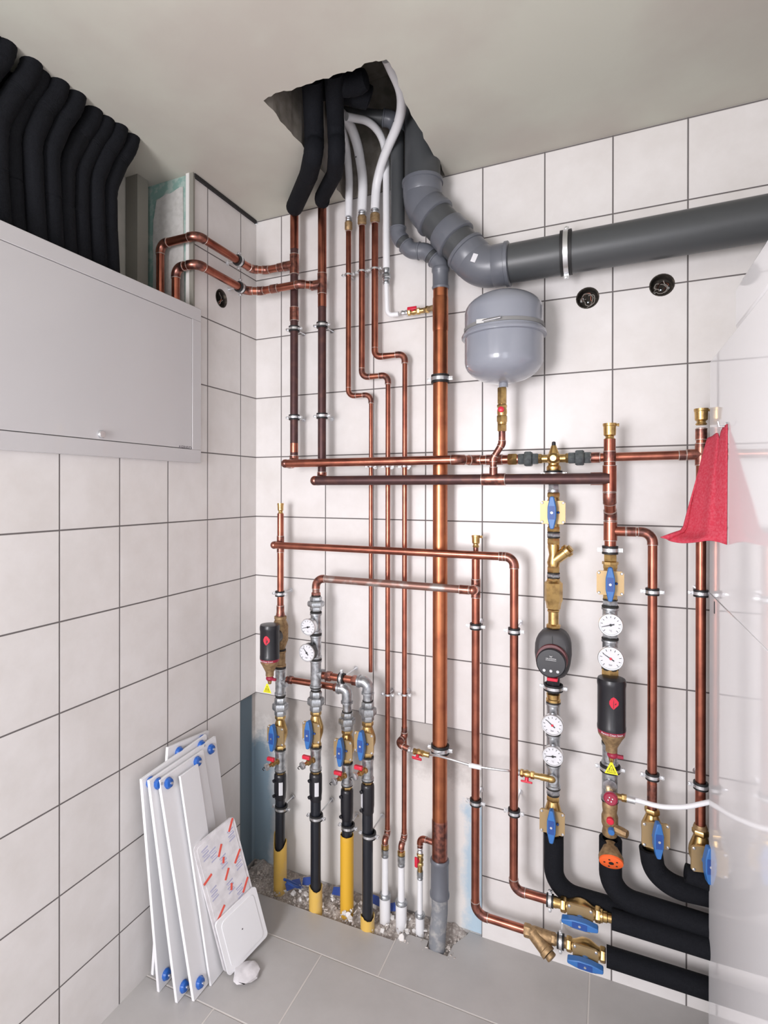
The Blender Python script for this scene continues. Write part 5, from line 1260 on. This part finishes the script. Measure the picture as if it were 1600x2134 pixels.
# ================================================================== boards leaning on the left wall
def board(label, bl, tl, wid, th=.010, caps=(), dy=.0, tilt=0.0, ln=None):
    """bl, tl: lower and upper ends of the near long edge; width runs towards the corner"""
    bl, tl = Vector(bl), Vector(tl); up = (tl-bl).normalized(); w = Vector((0, 1, tilt)); w = (w-up*w.dot(up)).normalized(); nrm = w.cross(up)
    if nrm.x < 0: nrm = -nrm
    l = (tl-bl).length
    M = Matrix.Identity(4)
    for i in range(3): M[i][0] = w[i]; M[i][1] = nrm[i]; M[i][2] = up[i]; M[i][3] = bl[i]
    zmin = 0
    parts = [P('board', MB().box((wid/2, 0, l/2), (wid, th, l)), boardm, None, (), .001)]
    for a, b in caps:
        c = MB().lathe([(.016, 0), (.0175, .004), (.013, .011), (.006, .013), (.004, .013)], 16, frame((a, th/2, l*b if b > 0 else -l*b), (0, 1, 0), (0, 0, 1)))
        parts.append(P('corner_cap', c, blue_cap, 'blue plastic cap', (P('cap_screw', MB().lathe([(.004, .012), (.004, .018)], 10, frame((a, th/2, l*b), (0, 1, 0), (0, 0, 1))), zinc),)))
    M2 = M
    # lift so that no corner dips below the floor
    low = min((M @ Vector((a, b_, c_))).z for a in (0, wid) for b_ in (-th/2, th/2) for c_ in (0, l))
    M2 = Matrix.Translation((0, 0, -low)) @ M
    T('shelf_board', label, 'board', M2, parts)
board('white board at the back of the leaning stack, tilted the other way', (.035, -.612, 0), (.020, -.532, .668), .205, caps=((.05, .96), (.165, .97), (.03, .05)))
board('white board second from the wall in the leaning stack, with blue corner caps', (.075, -.628, 0), (.040, -.664, .655), .300, caps=((.03, .965), (.265, .968), (.03, .05)))
board('white board third from the wall in the leaning stack, the widest', (.150, -.633, 0), (.056, -.650, .648), .315, caps=((.03, .965), (.280, .955), (.03, .04)))
board('front white board of the leaning stack, with a raised lip', (.192, -.608, 0), (.072, -.624, .640), .205, caps=((.03, .965), (.165, .97), (.03, .05)))
board('narrow white strip standing on the front board of the stack', (.205, -.545, 0), (.093, -.556, .625), .085, th=.008)
# bagged panel with red tape
def plate_frame(bl, tl, side):
    bl, tl = Vector(bl), Vector(tl); up = (tl-bl).normalized(); w = Vector(side); w = (w-up*w.dot(up)).normalized(); n_ = w.cross(up)
    if n_.x < 0: n_ = -n_
    M = Matrix.Identity(4)
    for i in range(3): M[i][0] = w[i]; M[i][1] = n_[i]; M[i][2] = up[i]; M[i][3] = bl[i]
    return M, (tl-bl).length
Mb, lb_ = plate_frame((.226, -.500, .012), (.133, -.543, .405), (.05, .17, -.02))
wB = .165
def rrect(w, h, r, x0=0, z0=0, n=5):
    out = []
    for cx, cz_, a0 in ((x0+w-r, z0+h-r, 0), (x0+r, z0+h-r, PI/2), (x0+r, z0+r, PI), (x0+w-r, z0+r, 1.5*PI)):
        for k in range(n+1): out.append((cx+r*math.cos(a0+PI/2*k/n), cz_+r*math.sin(a0+PI/2*k/n)))
    return out
parts = [P('panel', MB().prism(rrect(wB, lb_, .012), -.004, .004), filmm, None, (P('panel_rib', MB().prism(rrect(wB-.02, lb_-.02, .01, .01, .01), .004, .0055), filmm),))]
yt = .0062
for (a, b, ang, l) in ((.145, .955, 50, .040), (.085, .84, 55, .036), (.020, .715, 20, .036), (.140, .70, 42, .042), (.088, .755, 70, .018), (.088, .64, 50, .034), (.035, .42, 35, .044), (.142, .455, 45, .044), (.092, .53, 70, .020), (.085, .36, 40, .034)):
    Mt = Matrix.Translation((a, yt, lb_*b)) @ Matrix.Rotation(math.radians(-ang+90), 4, 'Y')
    parts.append(P('tape_strip', MB().box((0, 0, 0), (.0075, .0006, l), Mt), tapem, 'red tape strip'))
for (a, b) in ((.035, .85), (.060, .80), (.138, .84), (.030, .54), (.138, .60), (.088, .70), (.090, .49), (.040, .28), (.118, .40)):
    pr_ = MB()
    for k in range(5): pr_.loft([[(a-.013, yt-.0006, lb_*b+k*.0075), (a+.013, yt-.0006, lb_*b+k*.0075+.004), (a+.013, yt-.0002, lb_*b+k*.0075+.004), (a-.013, yt-.0002, lb_*b+k*.0075)], [(a-.013, yt-.0006, lb_*b+k*.0075+.004), (a+.013, yt-.0006, lb_*b+k*.0075+.008), (a+.013, yt-.0002, lb_*b+k*.0075+.008), (a-.013, yt-.0002, lb_*b+k*.0075+.004)]]) if k % 2 == 0 else pr_.box((a, yt-.0004, lb_*b+k*.0075+.004), (.020, .0004, .0022))
    parts.append(P('printed_text', pr_, textblue))
T('wrapped_panel', 'film-wrapped panel with red tape strips leaning in front of the white boards', 'panel', Mb, parts)
lq = .172
T('cover_plate', 'plain white square cover plate leaning at the foot of the film-wrapped panel', 'cover plate', Mb @ Matrix.Translation((.002, .0125, -.008)), [P('plate', MB().prism(rrect(wB+.004, lq, .012), -.003, .003), boardm), P('raised_field', MB().prism(rrect(wB-.030, lq-.026, .016, .017, .013), .003, .0048), boardm), P('screw_hole', MB().lathe([(.0025, 0), (.0025, .0008)], 8, frame((.083, .0048, .09), (0, 1, 0), (0, 0, 1))), inkgrey)])
# crumpled plastic bag
rnd = random.Random(4); mb = MB(); rings = []
for j in range(7):
    rings.append([(.285+ (.034+.012*rnd.random())*math.cos(a)*math.sin(PI*(j+.6)/7.6), -.470+(.036+.014*rnd.random())*math.sin(a)*math.sin(PI*(j+.6)/7.6), .003+.026*j/6*(0.6+.4*rnd.random())) for a in [2*PI*i/12 for i in range(12)]])
mb.loft(rings)
T('plastic_bag', 'small crumpled clear plastic bag on the floor under the cover plate', 'bag', (.285, -.470, 0), [P('bag', mb, filmm)], world=True)

# ================================================================== rubble, tools and offcuts in the pit
rnd = random.Random(12)
def inpit(): return rnd.uniform(.0, .86), rnd.uniform(-.140, .0)
mb = MB(); nx, ny = 90, 16; vs = []
import mathutils.noise as mn
for j in range(ny+1):
    for i in range(nx+1):
        x = -.005+.875*i/nx; y = -.146+.156*j/ny
        lim = -.148 if x < .66 else (-.094 if x < .76 else -.125)
        y = max(y, lim)
        z = -.022+.022*mn.noise(Vector((x*14, y*14, 0)))+.010*mn.noise(Vector((x*60, y*60, 3))) + .018*(j/ny)
        vs.append((x, y, z))
mb.add(vs, [(j*(nx+1)+i, j*(nx+1)+i+1, (j+1)*(nx+1)+i+1, (j+1)*(nx+1)+i) for j in range(ny) for i in range(nx)])
def chip(mb, c, s):
    M = Matrix.Translation(c) @ Matrix.Rotation(rnd.uniform(0, 6), 4, Vector((rnd.random()-.5, rnd.random()-.5, rnd.random())).normalized())
    n_ = rnd.choice((4, 5, 6)); p = [(s*rnd.uniform(.6, 1)*math.cos(2*PI*i/n_), s*rnd.uniform(.6, 1)*math.sin(2*PI*i/n_)) for i in range(n_)]
    t = s*rnd.uniform(.2, .7); mb.loft([[(a, b, -t/2) for a, b in p], [(a*.8, b*.8, t/2) for a, b in p]], M)
struct('rubble', mb, rubble_m, None)
ro = bpy.data.objects['rubble']; ro['kind'] = 'stuff'; ro['label'] = 'crushed mortar filling the pit along the back wall'; ro['category'] = 'rubble'
mb = MB()
for i in range(620):
    x, y = inpit(); chip(mb, (x, y, -.006+rnd.uniform(-.004, .010)), rnd.choice((.003, .004, .006, .008)))
struct('mortar_crumbs', mb, rubble_m, None); ro = bpy.data.objects['mortar_crumbs']; ro['kind'] = 'stuff'; ro['label'] = 'loose grey mortar crumbs scattered over the pit along the back wall'; ro['category'] = 'rubble'
for i in range(46):
    x, y = rnd.uniform(.20, .74), rnd.uniform(-.135, -.02); mb = MB(); s = rnd.uniform(.007, .016); chip(mb, (x, y, .004+s*.3), s)
    T('tile_chip', 'pale broken tile chip lying among the mortar in the floor pit', 'tile chip', (x, y, .0), [P('tile_chip', mb, chip_m)], world=True, group='tile chips in the pit')
for i, (x, y, a, l, c) in enumerate(((.228, -.085, .9, .060, 'blue plastic strip between the first two yellow sleeves'), (.275, -.045, .3, .05, 'flat blue plastic scrap against the plaster by the second black pipe'), (.405, -.045, .1, .055, 'blue plastic scrap left of the tall yellow sleeve'), (.545, -.028, -.2, .07, 'blue plastic scrap behind the fourth black pipe'), (.625, -.025, .4, .05, 'blue plastic scrap behind the two white floor hoses'))):
    M = Matrix.Translation((x, y, .022)) @ Matrix.Rotation(a, 4, 'Z') @ Matrix.Rotation(.5, 4, 'X')
    q = MB().loft([[(-l/2, -.012, 0), (-l/2, .012, .004), (-l/2, .012, .006), (-l/2, -.012, .002)], [(0, -.014, .008), (0, .013, .012), (0, .013, .014), (0, -.014, .010)], [(l/2, -.010, 0), (l/2, .014, .003), (l/2, .014, .005), (l/2, -.010, .002)]])
    T('plastic_scrap', c, 'plastic scrap', M, [P('scrap', q, newmat('blue_scrap_%d' % i, (.03, .07, .30), .35))])
# pliers with blue handles
Mp_ = Matrix.Translation((.262, -.092, .030)) @ Matrix.Rotation(-.5, 4, 'Z') @ Matrix.Rotation(.9, 4, 'X')
q1_, _ = fillet([Vector((0, 0, 0)), Vector((-.010, 0, -.02)), Vector((-.016, 0, -.05)), Vector((-.010, 0, -.08))], .03)
q2_, _ = fillet([Vector((0, 0, 0)), Vector((.010, 0, -.02)), Vector((.016, 0, -.05)), Vector((.010, 0, -.08))], .03)
T('pliers', 'dirty pliers with blue grips lying in the pit between the first two supply pipes', 'pliers', Mp_ @ Matrix.Rotation(PI, 4, 'Y'), [P('jaws', MB().prism([(-.010, 0), (.010, 0), (.004, .032), (-.004, .032)], -.004, .004), zinc), P('grip', MB().tube(q1_, .0045, 10), blue_dark), P('grip', MB().tube(q2_, .0045, 10), blue_dark)])
print('objects', len(bpy.data.objects))
